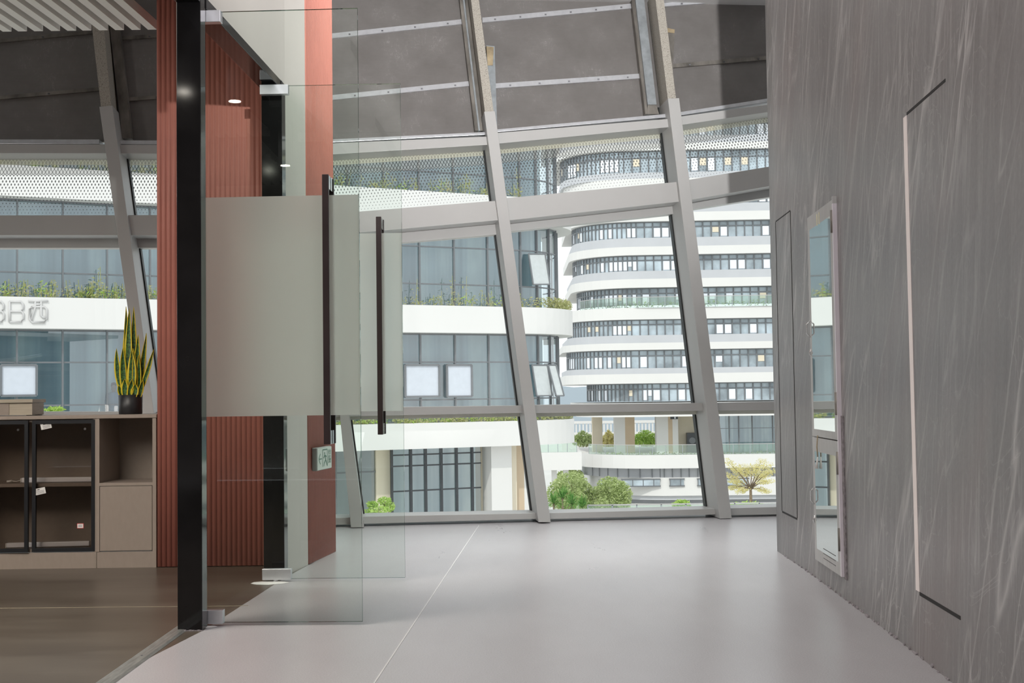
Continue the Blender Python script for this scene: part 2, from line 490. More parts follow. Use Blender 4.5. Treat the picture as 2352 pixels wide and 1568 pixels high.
# ------------------------------------------------------------------ mesh builder
class MB:
    def __init__(s):
        s.bm = bmesh.new()
        s.mats = []
        s.mi = 0
        s.uv = None

    def mat(s, m):
        if m not in s.mats:
            s.mats.append(m)
        s.mi = s.mats.index(m)
        return s

    def face(s, pts, uvs=None):
        vs = [s.bm.verts.new(Vector(p)) for p in pts]
        f = s.bm.faces.new(vs)
        f.material_index = s.mi
        if uvs:
            if s.uv is None:
                s.uv = s.bm.loops.layers.uv.new('UVMap')
            for lp, q in zip(f.loops, uvs):
                lp[s.uv].uv = q
        return f

    def hexa(s, a, b):
        """a, b: matching rings of corners"""
        n = len(a)
        va = [s.bm.verts.new(Vector(p)) for p in a]
        vb = [s.bm.verts.new(Vector(p)) for p in b]
        fs = [s.bm.faces.new(va), s.bm.faces.new(vb[::-1])]
        for i in range(n):
            j = (i + 1) % n
            fs.append(s.bm.faces.new((va[j], va[i], vb[i], vb[j])))
        for f in fs:
            f.material_index = s.mi
        return s

    def box(s, x0, x1, y0, y1, z0, z1):
        a = [(x0, y0, z0), (x1, y0, z0), (x1, y0, z1), (x0, y0, z1)]
        b = [(x0, y1, z0), (x1, y1, z0), (x1, y1, z1), (x0, y1, z1)]
        return s.hexa(a, b)

    def obox(s, c, ux, uy, uz):
        """box centred on c with half-axis vectors"""
        c, ux, uy, uz = Vector(c), Vector(ux), Vector(uy), Vector(uz)
        a = [c - ux - uy - uz, c + ux - uy - uz, c + ux - uy + uz, c - ux - uy + uz]
        b = [p + 2 * uy for p in a]
        return s.hexa(a, b)

    def bar(s, p, q, wdt, up=(0, 0, 1), hgt=None):
        p, q = Vector(p), Vector(q)
        d = (q - p)
        ln = d.length
        d.normalize()
        up = Vector(up)
        sd = d.cross(up)
        if sd.length < 1e-5:
            sd = d.cross(Vector((1, 0, 0)))
        sd.normalize()
        u2 = sd.cross(d).normalized()
        return s.obox((p + q) / 2, sd * wdt / 2, d * ln / 2, u2 * (hgt or wdt) / 2)

    def tube(s, pts, rad, seg=8):
        pts = [Vector(p) for p in pts]
        n = len(pts)
        rr = rad if isinstance(rad, (list, tuple)) else [rad] * n
        rings = []
        for i, p in enumerate(pts):
            d = (pts[min(i + 1, n - 1)] - pts[max(i - 1, 0)]).normalized()
            a = d.cross(Vector((0.31, 0.21, 0.93)))
            if a.length < 1e-4:
                a = d.cross(Vector((1, 0, 0)))
            a.normalize()
            b = d.cross(a)
            rings.append([s.bm.verts.new(p + (a * math.cos(2 * math.pi * k / seg) + b * math.sin(2 * math.pi * k / seg)) * rr[i])
                          for k in range(seg)])
        for i in range(n - 1):
            for k in range(seg):
                f = s.bm.faces.new((rings[i][k], rings[i][(k + 1) % seg], rings[i + 1][(k + 1) % seg], rings[i + 1][k]))
                f.material_index = s.mi
                f.smooth = True
        for rg in (rings[0][::-1], rings[-1]):
            f = s.bm.faces.new(rg)
            f.material_index = s.mi
        return s

    def lathe(s, prof, c, seg=32):
        c = Vector(c)
        rings = [[s.bm.verts.new(c + Vector((r * math.cos(2 * math.pi * k / seg), r * math.sin(2 * math.pi * k / seg), z)))
                  for k in range(seg)] for r, z in prof]
        for i in range(len(prof) - 1):
            for k in range(seg):
                f = s.bm.faces.new((rings[i][k], rings[i][(k + 1) % seg], rings[i + 1][(k + 1) % seg], rings[i + 1][k]))
                f.material_index = s.mi
                f.smooth = True
        f = s.bm.faces.new(rings[0][::-1]); f.material_index = s.mi
        f = s.bm.faces.new(rings[-1]); f.material_index = s.mi
        return s

    def build(s, name, parent=None, label=None, bevel=0.0, flip=True):
        if flip:
            bmesh.ops.recalc_face_normals(s.bm, faces=s.bm.faces[:])
        me = bpy.data.meshes.new(name)
        s.bm.to_mesh(me)
        s.bm.free()
        for m in s.mats:
            me.materials.append(M[m])
        o = bpy.data.objects.new(name, me)
        COL.objects.link(o)
        if parent:
            o.parent = parent
            o.matrix_parent_inverse = Matrix.Identity(4)
            root = parent.matrix_world
            o.matrix_basis = wmat(parent).inverted()
        if label:
            o['label'] = label
        if bevel:
            md = o.modifiers.new('bevel', 'BEVEL')
            md.width = bevel
            md.segments = 2
            md.limit_method = 'ANGLE'
        return o


def wmat(o):
    m = o.matrix_basis.copy()
    p = o.parent
    while p:
        m = p.matrix_basis @ m
        p = p.parent
    return m


def tag(o, label, cat, group=None, kind=None):
    o['label'] = label
    o['category'] = cat
    if group:
        o['group'] = group
    if kind:
        o['kind'] = kind
    return o


def thing(name, label, cat, loc=(0, 0, 0), group=None, kind=None):
    o = bpy.data.objects.new(name, None)
    o.empty_display_size = 0.2
    COL.objects.link(o)
    o.location = loc
    return tag(o, label, cat, group, kind)


def lerp(a, b, t):
    return a + (b - a) * t


# ================================================================== ROOM
# partition line (office left / corridor right) and right wall
PART = [(-1.72, -4.0), (-1.483, 4.475), (-1.355, 5.51), (-1.283, 7.10), (-1.237, 7.62), (-1.162, 8.24)]
WALLP = [(-4.0, 0.98), (0.0, 1.22), (4.30, 1.483), (5.27, 1.540), (5.79, 1.566), (6.83, 1.614), (7.40, 1.632), (7.97, 1.646)]


def interp(tab, y):
    for (a, xa), (b, xb) in zip(tab, tab[1:]):
        if y <= b:
            return xa + (xb - xa) * (y - a) / (b - a)
    return tab[-1][1]


def wx(y):
    return interp(WALLP, y)


def on_wall(px, py, off=0.0):
    """hit of a pixel ray on the stone wall face (x = wx(y) - off)"""
    r = ray(px, py)
    lo, hi = 1.0, 9.0
    for _ in range(60):
        md = (lo + hi) / 2
        p = EYE + r * (md / r.y)
        if p.x > wx(md) - off:
            hi = md
        else:
            lo = md
    return EYE + r * (lo / r.y)


# facade plane: front of the leaning columns
FN = Vector((-0.11, 1.0, -0.27))
FD = 9.86 - 0.0253
OUT = Vector((-0.11, 1.0, 0.0)).normalized()


def fac(px, py, off=0.0):
    return on_plane(px, py, FN, FD + off)


def fac_slab(mb, quad, off, depth):
    a = [fac(x, y, off) for x, y in quad]
    b = [p + OUT * depth for p in a]
    mb.hexa(a, b)


# ---- floors
mb = MB().mat('vinyl')
pol = [(PART[0][0], -4.0), (wx(-4.0) + 0.2, -4.0), (wx(0) + 0.2, 0), (wx(4.3) + 0.2, 4.3), (1.85, 7.95), (7.0, 7.95), (7.0, 11.2),
       (-7.0, 9.6), (-7.0, 8.25), (-1.162, 8.25)] + PART[::-1][1:-1]
mb.hexa([(x, y, 0) for x, y in pol], [(x, y, -0.12) for x, y in pol])
o = tag(mb.build('floor'), 'pale grey speckled vinyl floor of the corridor', 'floor', kind='structure')
mb = MB().mat('seam')
a, b = on_floor(1100, 1206), on_floor(855, 1575)
dd = (b - a).normalized()
sd = Vector((dd.y, -dd.x, 0)) * 0.003
mb.hexa([a + sd, a - sd, b - sd, b + sd], [p + Vector((0, 0, 0.0012)) for p in (a + sd, a - sd, b - sd, b + sd)])
tag(mb.build('trim_2'), 'thin pale welded seam across the grey corridor floor', 'floor seam', kind='structure')
mb = MB().mat('office_floor')
pol = [(-7.0, -4.0)] + PART[:5] + [(-1.25, 7.9), (-7.0, 7.9)]
mb.hexa([(x, y, 0) for x, y in pol], [(x, y, -0.12) for x, y in pol])
tag(mb.build('floor'), 'dark brown glossy office floor left of the metal threshold strip', 'floor', kind='structure')
mb = MB().mat('seam_dark')
a, b = on_floor(-40, 1397), on_floor(570, 1391)
mb.hexa([a, b, b + Vector((0, .004, 0)), a + Vector((0, .004, 0))],
        [p + Vector((0, 0, .0012)) for p in (a, b, b + Vector((0, .004, 0)), a + Vector((0, .004, 0)))])
tag(mb.build('trim_3'), 'thin pale seam across the dark brown office floor', 'floor seam', kind='structure')

# threshold strip
mb = MB().mat('threshold')
a = on_floor(428, 1436); b = on_floor(243, 1568)
d = (b - a).normalized(); b = b + d * 1.6
sd = Vector((-d.y, d.x, 0))
prof = [(-0.036, 0.001), (-0.026, 0.006), (-0.012, 0.0075), (-0.002, 0.0065), (0.006, 0.0075), (0.022, 0.007), (0.034, 0.001)]
mb.hexa([a + sd * x + Vector((0, 0, z)) for x, z in prof], [b + sd * x + Vector((0, 0, z)) for x, z in prof])
th = tag(mb.build('trim_4'), 'worn metal threshold strip between brown and grey floors', 'threshold strip', kind='structure')
for k in range(3):
    p = lerp(a, b, 0.03 + 0.22 * k) + Vector((0, 0, 0.0075))
    q = MB().mat('screw')
    q.lathe([(0.0045, -0.001), (0.0045, 0.0006), (0.002, 0.001)], p, 12)
    q.build('screw', th)

# ---- stone wall on the right
mb = MB().mat('stone')
ys = [-4 + i * (11.97 / 60) for i in range(61)]
fr = [(wx(y), y) for y in ys]
loop = fr + [(1.66, 7.985), (6.5, 8.0), (6.5, 8.2)]
ZT = 4.6
vb = [mb.bm.verts.new((x, y, 0)) for x, y in fr]
vt = [mb.bm.verts.new((x, y, ZT)) for x, y in fr]
for i in range(60):
    f = mb.bm.faces.new((vb[i], vb[i + 1], vt[i + 1], vt[i])); f.smooth = True
pe = [(1.80, 7.97), (6.8, 7.97), (6.8, 7.8), (2.2, 7.8), (1.6, -4)]
pv = [mb.bm.verts.new((x, y, 0)) for x, y in pe]
pt = [mb.bm.verts.new((x, y, ZT)) for x, y in pe]
chb, cht = [vb[60]] + pv + [vb[0]], [vt[60]] + pt + [vt[0]]
for i in range(len(chb) - 1):
    mb.bm.faces.new((chb[i], chb[i + 1], cht[i + 1], cht[i]))
tag(mb.build('wall_right'), 'grey veined stone wall along the right of the corridor', 'wall', kind='structure')

# broken base edge chips (uneven pale mortar line at the foot of the wall)
mb = MB().mat('raw_stone')
rr = random.Random(3)
for i in range(34):
    y = 4.4 + i * 0.1 + rr.uniform(-.03, .03)
    if y > 7.9:
        break
    ln, h, t = rr.uniform(.02, .07), rr.uniform(.004, .014), rr.uniform(.003, .010)
    mb.hexa([(wx(y) - t, y, 0.0005), (wx(y + ln) - t * .6, y + ln, 0.0005), (wx(y + ln) + .004, y + ln, 0.0005), (wx(y) + .004, y, 0.0005)],
            [(wx(y) - t * .4, y + .004, h), (wx(y + ln) - t * .3, y + ln - .004, h * .7), (wx(y + ln) + .004, y + ln, h * .7), (wx(y) + .004, y, h)])
tag(mb.build('baseboard_right'), 'chipped raw mortar edge at the foot of the stone wall', 'wall base', kind='structure')


def wall_panel(mb, y0, y1, zb, zt, off0, off1, n=10, bury=False):
    """thin slab hugging the wall between depth y0 and y1"""
    for i in range(n):
        a, b = lerp(y0, y1, i / n), lerp(y0, y1, (i + 1) / n)
        oa = -0.004 if bury and i == 0 else off1
        mb.hexa([(wx(a) - oa, a, zb), (wx(b) - off1, b, zb), (wx(b) - off1, b, zt), (wx(a) - oa, a, zt)],
                [(wx(a) - off0, a, zb), (wx(b) - off0, b, zb), (wx(b) - off0, b, zt), (wx(a) - off0, a, zt)])


def hidden_door(name, tl, tr, bl, br, label, pale):
    T0, T1, B0, B1 = on_wall(*tl), on_wall(*tr), on_wall(*bl), on_wall(*br)
    y1 = (T0.y + B0.y) / 2     # far edge
    y0 = (T1.y + B1.y) / 2     # near edge
    zt, zb = (T0.z + T1.z) / 2, (B0.z + B1.z) / 2
    root = thing(name, label, 'hidden door', (wx(y1), y1, zb), kind='structure')
    q = MB().mat('stone'); wall_panel(q, y0, y1, zb, zt, -0.01, 0.0003, 10, True); q.build('door_leaf', root)
    q = MB().mat('groove')
    wall_panel(q, y0, y1, zt, zt + (0.010 if pale else 0.006), -0.01, 0.0016)
    q.build('gap', root, 'dark gap along the top edge')
    q = MB().mat('groove')
    wall_panel(q, y0, y1, zb - (0.013 if pale else 0.011), zb, -0.01, 0.0016)
    q.build('gap', root, 'dark gap along the bottom edge')
    q = MB().mat('lit_edge' if pale else 'groove')
    if pale:
        wall_panel(q, y1, y1 + 0.05, zb, zt, -0.01, 0.0022, 1)
        q.build('edge_strip', root, 'edge strip painted pale as if lit')
    else:
        wall_panel(q, y1, y1 + 0.012, zb, zt, -0.01, 0.0016, 1)
        q.build('gap', root)
        q = MB().mat('groove'); wall_panel(q, y0 - 0.012, y0, zb, zt, -0.01, 0.0016, 1); q.build('gap', root)
    return root


hidden_door('door_3', (2083, 262), (2172, 190), (2113, 1361), (2206, 1412),
            'flush stone door outlined by a pale vertical edge strip', True)
hidden_door('door_4', (1779, 513), (1816, 483), (1800, 1173), (1830, 1190),
            'flush stone door between the mirrored cabinet and the far wall end', False)

# ---- hydrant cabinet with mirror doors
def cab_yz(px, py):
    p = on_wall(px, py, 0.03)
    return p.y, p.z


yF = (cab_yz(1850, 501)[0] + cab_yz(1867, 1288)[0]) / 2
yN = (cab_yz(1907, 460)[0] + cab_yz(1926, 1322)[0]) / 2
zT = (cab_yz(1850, 501)[1] + cab_yz(1907, 457)[1]) / 2
zB = (cab_yz(1867, 1286)[1] + cab_yz(1926, 1320)[1]) / 2
zM = cab_yz(1863, 1002)[1]
CABR = thing('hydrant_cabinet', 'tall mirror-fronted cabinet with aluminium frame set in stone wall', 'cabinet', (wx(yN), yN, zB))
q = MB().mat('raw_stone'); wall_panel(q, yN - 0.055, yN - 0.0125, zB - 0.01, zM + .12, -0.02, 0.006, 1); q.build('cut_edge', CABR, 'rough unfinished stone edge')
q = MB().mat('alu_edge'); wall_panel(q, yN - 0.012, yN + 0.006, zB, zT - .02, -0.02, 0.020, 1); q.build('side_profile', CABR, 'pale lilac side profile')
q = MB().mat('alu'); wall_panel(q, yN - 0.012, yN + 0.006, zT - .02, zT + .015, -0.02, 0.020, 1); q.build('corner_cap', CABR, 'dark metal corner cap')


def mirror_door(z0, z1, mz0, mz1, nm):
    fw = 0.03
    w0, w1 = yN + 0.008, yF
    root = MB().mat('alu')
    wall_panel(root, w0, w0 + .055, z0, z1, 0.0, 0.019, 1)
    wall_panel(root, w1 - .05, w1, z0, z1, 0.0, 0.019, 1)
    wall_panel(root, w0 + .055, w1 - .05, z0, mz0, 0.0, 0.019, 4)
    wall_panel(root, w0 + .055, w1 - .05, mz1, z1, 0.0, 0.019, 4)
    fo = root.build('door', CABR, nm)
    g = MB().mat('mirror')
    ya, yb = w0 + .055, w1 - .05
    g.hexa([(wx(ya) - .0186, ya, mz0), (wx(yb) - .0186, yb, mz0), (wx(yb) - .0186, yb, mz1), (wx(ya) - .0186, ya, mz1)],
           [(wx(ya) - .004, ya, mz0), (wx(yb) - .004, yb, mz0), (wx(yb) - .004, yb, mz1), (wx(ya) - .004, ya, mz1)])
    g.build('mirror', fo)
    for zz in (z0 + .12, z1 - .16):
        h = MB().mat('old_steel')
        h.tube([(wx(w0) - .020, w0 + .002, zz), (wx(w0) - .020, w0 + .002, zz + .11)], 0.008, 8)
        h.build('hinge', fo)
    h = MB().mat('chrome')
    zc = z0 + (z1 - z0) * .45
    h.tube([(wx(w1) - .018, w1 - .012, zc), (wx(w1) - .038, w1 - .012, zc + .02), (wx(w1) - .038, w1 - .012, zc + .07), (wx(w1) - .018, w1 - .012, zc + .09)], 0.004, 8)
    h.build('handle', fo, 'small chrome pull')
    h = MB().mat('chrome')
    h.tube([(wx(w1) - .018, w1 - .012, zc - .10), (wx(w1) - .026, w1 - .012, zc - .085), (wx(w1) - .018, w1 - .012, zc - .06)], 0.004, 8)
    h.build('latch', fo, 'small chrome latch')
    return fo


pm1t = (cab_yz(1857, 526)[1] + cab_yz(1900, 497)[1]) / 2
pm1b = cab_yz(1868, 985)[1]
pm2t = cab_yz(1868, 1036)[1]
pm2b = (cab_yz(1873, 1260)[1] + cab_yz(1917, 1288)[1]) / 2
upd = mirror_door(zM + .003, zT, pm1b, pm1t, 'upper mirrored door')
lod = mirror_door(zB, zM - .003, pm2b, pm2t, 'lower mirrored door')
yc, zc = (yN + yF) / 2 + .03, zT - .045
for dy in (-.028, .028):     # gilt number on the top frame
    q = MB().mat('gold')
    q.bar((wx(yc + dy) - .0195, yc + dy, zc - .03), (wx(yc + dy) - .0195, yc + dy, zc + .03), .012, (1, 0, 0), .002)
    q.build('number_digit', upd, 'faded gilt digit')
for k in range(3):           # faint printed lines on the bottom frame
    q = MB().mat('ink')
    zz = zB + .035 + k * .024
    q.bar((wx(yN + .12) - .0194, yN + .12, zz), (wx(yN + .42) - .0194, yN + .42, zz), .003, (1, 0, 0), .0008)
    q.build('printed_line', lod, 'faint line of grey print')
q = MB().mat('rust')
p = Vector((wx(yF - .17) - .024, yF - .17, zM))
q.tube([p + Vector((0, 0, .01)), p + Vector((-.004, .004, -.05)), p + Vector((-.003, -.004, -.10))], .003, 6)
q.mat('paper'); q.tube([p + Vector((-.003, -.004, -.10)), p + Vector((-.004, .02, -.16))], [.003, .009], 6)
q.build('seal_cord', CABR, 'frayed cord with paper seal')

# ---- door portal (black posts and header) ----
PORT = thing('trim_1', 'glossy black portal frame around the glass double doors', 'door frame', (-1.36, 5.5, 0), kind='structure')
q = MB().mat('black_gloss'); q.box(-1.464, -1.357, 5.51, 5.60, 0.0, 4.61); q.build('post', PORT, bevel=.003)
q = MB().mat('black_gloss'); q.box(-1.402, -1.286, 7.09, 7.20, 0.0, 2.80); q.build('post', PORT, bevel=.003)
q = MB().mat('black_gloss')
q.hexa([(-1.46, 5.60, 2.752), (-1.353, 5.60, 2.752), (-1.353, 5.60, 2.802), (-1.46, 5.60, 2.802)],
       [(-1.402, 7.2, 2.752), (-1.286, 7.2, 2.752), (-1.286, 7.2, 2.802), (-1.402, 7.2, 2.802)])
q.build('header', PORT, bevel=.003)
q = MB().mat('black_gloss')
q.hexa([(-1.82, -4.0, 2.752), (-1.72, -4.0, 2.752), (-1.72, -4.0, 2.802), (-1.82, -4.0, 2.802)],
       [(-1.464, 5.508, 2.752), (-1.357, 5.508, 2.752), (-1.357, 5.508, 2.802), (-1.464, 5.508, 2.802)])
q.build('header', PORT, bevel=.003)
q = MB().mat('raw_stone')
for k in range(9):
    x = -1.46 + k * .012
    q.box(x, x + .011, 5.498, 5.508, 0.0005, .003 + .004 * R.random())
q.build('mortar_edge', PORT, 'crumbled pale mortar at the foot')

# beige wall above the header and beside the far post
mb = MB().mat('beige_wall')
ln = [(-1.362, 5.602), (-1.2884, 7.2026)]
mb.hexa([(ln[0][0], ln[0][1], 2.804), (ln[1][0], ln[1][1], 2.804), (ln[1][0], ln[1][1], 4.62), (ln[0][0], ln[0][1], 4.62)],
        [(ln[0][0] - .1, ln[0][1], 2.804), (ln[1][0] - .1, ln[1][1], 2.804), (ln[1][0] - .1, ln[1][1], 4.62), (ln[0][0] - .1, ln[0][1], 4.62)])
mb.hexa([(-1.289, 7.202, 0), (-1.240, 7.618, 0), (-1.240, 7.618, 4.62), (-1.289, 7.202, 4.62)],
        [(-1.389, 7.202, 0), (-1.340, 7.618, 0), (-1.340, 7.618, 4.62), (-1.389, 7.202, 4.62)])
mb.hexa([(-1.72, -4.0, 2.804), (-1.362, 5.505, 2.804), (-1.362, 5.505, 4.62), (-1.72, -4.0, 4.62)],
        [(-1.82, -4.0, 2.804), (-1.462, 5.505, 2.804), (-1.462, 5.505, 4.62), (-1.82, -4.0, 4.62)])
tag(mb.build('wall_left'), 'pale beige wall above the black door header', 'wall', kind='structure')


# terracotta fluted enclosure: front face and corridor face
def flute(mb, p0, p1, z0, z1, period=0.03, depth=0.008, back=0.05):
    p0, p1 = Vector((*p0, 0)), Vector((*p1, 0))
    d = p1 - p0
    L = d.length
    d.normalize()
    nrm = Vector((d.y, -d.x, 0))
    n = max(8, int(L / period * 8))
    fr_ = []
    for i in range(n + 1):
        s = L * i / n
        h = depth * abs(math.sin(math.pi * s / period)) ** 0.7
        fr_.append(p0 + d * s + nrm * h)
    b = [p + Vector((0, 0, 0)) for p in fr_]
    ring = fr_ + [p1 - nrm * back, p0 - nrm * back]
    vb_ = [mb.bm.verts.new((p.x, p.y, z0)) for p in ring]
    vt_ = [mb.bm.verts.new((p.x, p.y, z1)) for p in ring]
    for i in range(len(ring)):
        j = (i + 1) % len(ring)
        f = mb.bm.faces.new((vb_[i], vb_[j], vt_[j], vt_[i]))
        f.smooth = i < n
    mb.bm.faces.new(vt_)
    mb.bm.faces.new(vb_[::-1])


RED = thing('wall_middle', 'terracotta fluted wall enclosure behind the black portal', 'wall', (-1.7, 7.6, 0), kind='structure')
q = MB().mat('terracotta'); flute(q, (-2.138, 7.60), (-1.405, 7.60), 0.004, 4.62); q.build('front_face', RED)
q = MB().mat('terracotta'); flute(q, (-1.240, 7.62), (-1.166, 8.24), 0.004, 4.62); q.build('corridor_face', RED)
q = MB().mat('terracotta'); q.hexa([(-2.138, 7.655, 0), (-1.30, 7.655, 0), (-1.225, 8.24, 0), (-2.138, 8.24, 0)],
                                   [(-2.138, 7.655, 4.62), (-1.30, 7.655, 4.62), (-1.225, 8.24, 4.62), (-2.138, 8.24, 4.62)])
q.build('core', RED)

# exit sign on the corridor face
def redface(t, z, off=0.0):
    a, b = Vector((-1.240, 7.62, z)), Vector((-1.166, 8.24, z))
    n = Vector((b.y - a.y, -(b.x - a.x), 0)).normalized()
    return lerp(a, b, t) + n * (0.010 + off)


EX = thing('exit_sign', 'small pale green exit sign on the terracotta corridor face', 'exit sign', redface(.45, .60))
t0, t1, z0, z1 = 0.10, 0.64, 0.555, 0.695
q = MB().mat('sign_side')
q.hexa([redface(t0, z0), redface(t1, z0), redface(t1, z1), redface(t0, z1)],
       [redface(t0, z0, .03), redface(t1, z0, .03), redface(t1, z1, .03), redface(t0, z1, .03)])
q.build('case', EX, bevel=.004)
q = MB().mat('sign_white')
q.hexa([redface(t0 + .01, z0 + .004, .03), redface(t1 - .01, z0 + .004, .03), redface(t1 - .01, z1 - .004, .03), redface(t0 + .01, z1 - .004, .03)],
       [redface(t0 + .01, z0 + .004, .033), redface(t1 - .01, z0 + .004, .033), redface(t1 - .01, z1 - .004, .033), redface(t0 + .01, z1 - .004, .033)])
q.build('face', EX)


def sgn(u, v):
    """u 0..1 along the sign, v 0..1 up"""
    return redface(lerp(t0, t1, u), lerp(z0, z1, v), .0334)


q = MB().mat('sign_green')
nrm = (redface(0, 0, 1) - redface(0, 0, 0)).normalized()
W = lambda a, b, w_: q.bar(sgn(*a), sgn(*b), w_, nrm, .001)
W((.10, .5), (.30, .5), .007); W((.10, .5), (.20, .72), .008); W((.10, .5), (.20, .28), .008)
W((.36, .14), (.36, .88), .007); W((.36, .88), (.68, .88), .007); W((.68, .88), (.68, .14), .007)
W((.50, .76), (.50, .70), .018); W((.50, .68), (.56, .44), .014); W((.56, .44), (.46, .28), .010); W((.46, .28), (.44, .16), .009)
W((.56, .44), (.62, .30), .010); W((.62, .30), (.66, .18), .009); W((.50, .64), (.42, .52), .008); W((.51, .64), (.62, .56), .008)
q.build('pictogram', EX, 'green arrow and running figure in a doorway')


def text_mesh(txt, size, org, ux, uz, mat, parent, name, depth=.0008):
    cu = bpy.data.curves.new('t', 'FONT')
    cu.body = txt
    cu.size = size
    cu.extrude = depth / 2
    cu.align_x = 'CENTER'
    ob = bpy.data.objects.new('t', cu)
    COL.objects.link(ob)
    dg = bpy.context.evaluated_depsgraph_get()
    me = bpy.data.meshes.new_from_object(ob.evaluated_get(dg))
    bpy.data.objects.remove(ob)
    ux, uz = Vector(ux).normalized(), Vector(uz).normalized()
    nn = ux.cross(uz)
    for vtx in me.vertices:
        c = vtx.co.copy()
        vtx.co = Vector(org) + ux * c.x + uz * c.y + nn * c.z
    me.materials.clear()
    me.materials.append(M[mat])
    o = bpy.data.objects.new(name, me)
    COL.objects.link(o)
    o.parent = parent
    o.matrix_basis = wmat(parent).inverted()
    return o


ux = (sgn(1, 0) - sgn(0, 0))
text_mesh('EXIT', .034, sgn(.84, .26), ux, (0, 0, 1), 'sign_green', EX, 'lettering')
text_mesh('安全\n出口', .034, sgn(.84, .66), ux, (0, 0, 1), 'sign_green', EX, 'lettering')

# ---- glass doors
def glass_door(name, label, hx, y_h, width, ztop, hxc, skew):
    root = thing(name, label, 'glass door', (hx + .07, y_h, 0), kind='structure')
    e = Vector((width, -skew, 0))
    ux_ = e.normalized()
    ny = Vector((ux_.y, -ux_.x, 0))          # towards the viewer
    th_ = 0.012
    base = Vector((hx, y_h, 0.014))

    def P(s, z, o=0.0):
        return Vector((hx, y_h, 0)) + ux_ * s + Vector((0, 0, z)) + ny * o
    zb, zt, cw, ch = 0.014, ztop, 0.157, 0.056
    g = MB().mat('door_glass')
    g.face([P(0, zb), P(width, zb), P(width, zt), P(0, zt)])
    go = g.build('glass', root, flip=False)
    g = MB().mat('edge_glass')
    for (a, b, c, d) in ((P(width - .0005, zb), P(width, zb), P(width, zt), P(width - .0005, zt)),):
        g.hexa([p + ny * th_ / 2 for p in (a, b, c, d)], [p - ny * th_ / 2 for p in (a, b, c, d)])
    for za in (zb, zt - .0005):
        a, b, c, d = P(0, za), P(width, za), P(width, za + .0005), P(0, za + .0005)
        g.hexa([p + ny * th_ / 2 for p in (a, b, c, d)], [p - ny * th_ / 2 for p in (a, b, c, d)])
    g.build('glass_edge', root, 'green polished glass edge')
    g = MB().mat('frost')
    g.face([P(0.002, .922, .007), P(width - .001, .922, .007), P(width - .001, 1.902, .007), P(0.002, 1.902, .007)])
    g.build('frosted_band', root, 'frosted band across the middle', flip=False)
    for z0_, z1_ in ((zb - .004, zb + ch), (zt - ch + .006, zt + .004)):
        g = MB().mat('satin')
        a = [P(0, z0_, .02), P(cw, z0_, .02), P(cw, z1_, .02), P(0, z1_, .02)]
        b = [P(0, z0_, -.02), P(cw, z0_, -.02), P(cw, z1_, -.02), P(0, z1_, -.02)]
        g.hexa(a, b)
        g.build('clamp', root, 'satin steel pivot clamp', bevel=.002)
    g = MB().mat('satin')
    g.lathe([(.013, 0.001), (.013, zb)], P(.07, 0), 16)
    g.build('pivot', root)
    sc = hxc
    z0_, z1_ = .795, 1.985
    for o_, nm_ in ((.062, 'long dark bronze pull bar on the front'), (-.062, 'long dark bronze pull bar on the back')):
        h = MB().mat('dark_handle')
        c = P(sc, (z0_ + z1_) / 2, o_)
        h.obox(c, ux_ * .0145, ny * .009, Vector((0, 0, (z1_ - z0_) / 2)))
        ho = h.build('handle', root, nm_, bevel=.002)
        for zz in (z0_ + .03, z1_ - .03):
            h = MB().mat('chrome')
            h.obox(P(sc, zz, o_ * .52), ux_ * .011, ny * .024, Vector((0, 0, .03)))
            h.build('standoff', ho, 'chrome standoff')
    return root


glass_door('door_1', 'nearer open glass door leaf beside the tall black post', -1.448, 5.635, .775, 2.744, .636, .032)
glass_door('door_2', 'farther open glass door leaf nearest the windows', -1.380, 6.955, .780, 2.734, .660, .016)
for (x, y, w_, l_, nm) in ((-1.36, 5.60, .05, .035, 'nearer'), (-1.34, 6.90, .10, .07, 'farther')):
    q = MB().mat('paper')
    n_ = 9
    pts = [(x + (w_ + R.uniform(-.02, .02)) * math.cos(6.283 * k / n_), y + (l_ + R.uniform(-.012, .012)) * math.sin(6.283 * k / n_)) for k in range(n_)]
    q.hexa([(a, b, .0006) for a, b in pts], [(a, b, .0016) for a, b in pts])
    tag(q.build('mortar_patch'), 'pale filler patch on the floor under the %s glass door pivot' % nm, 'floor patch')

# ---- ceiling and enclosing shell (mostly above / behind the view)
mb = MB().mat('ceiling'); mb.box(-7, 7, -4.2, 12.6, 4.62, 4.8)
tag(mb.build('ceiling'), 'plain ceiling slab above the corridor', 'ceiling', kind='structure')
mb = MB().mat('beige_wall'); mb.box(-7, 7, -4.4, -4.2, 0, 4.62)
tag(mb.build('wall_back'), 'plain beige wall behind the viewer', 'wall', kind='structure')
mb = MB().mat('beige_wall'); mb.box(-7.2, -7.0, -4.4, 9.2, 0, 4.62)
tag(mb.build('wall_far_left'), 'plain beige wall at the far side of the office', 'wall', kind='structure')

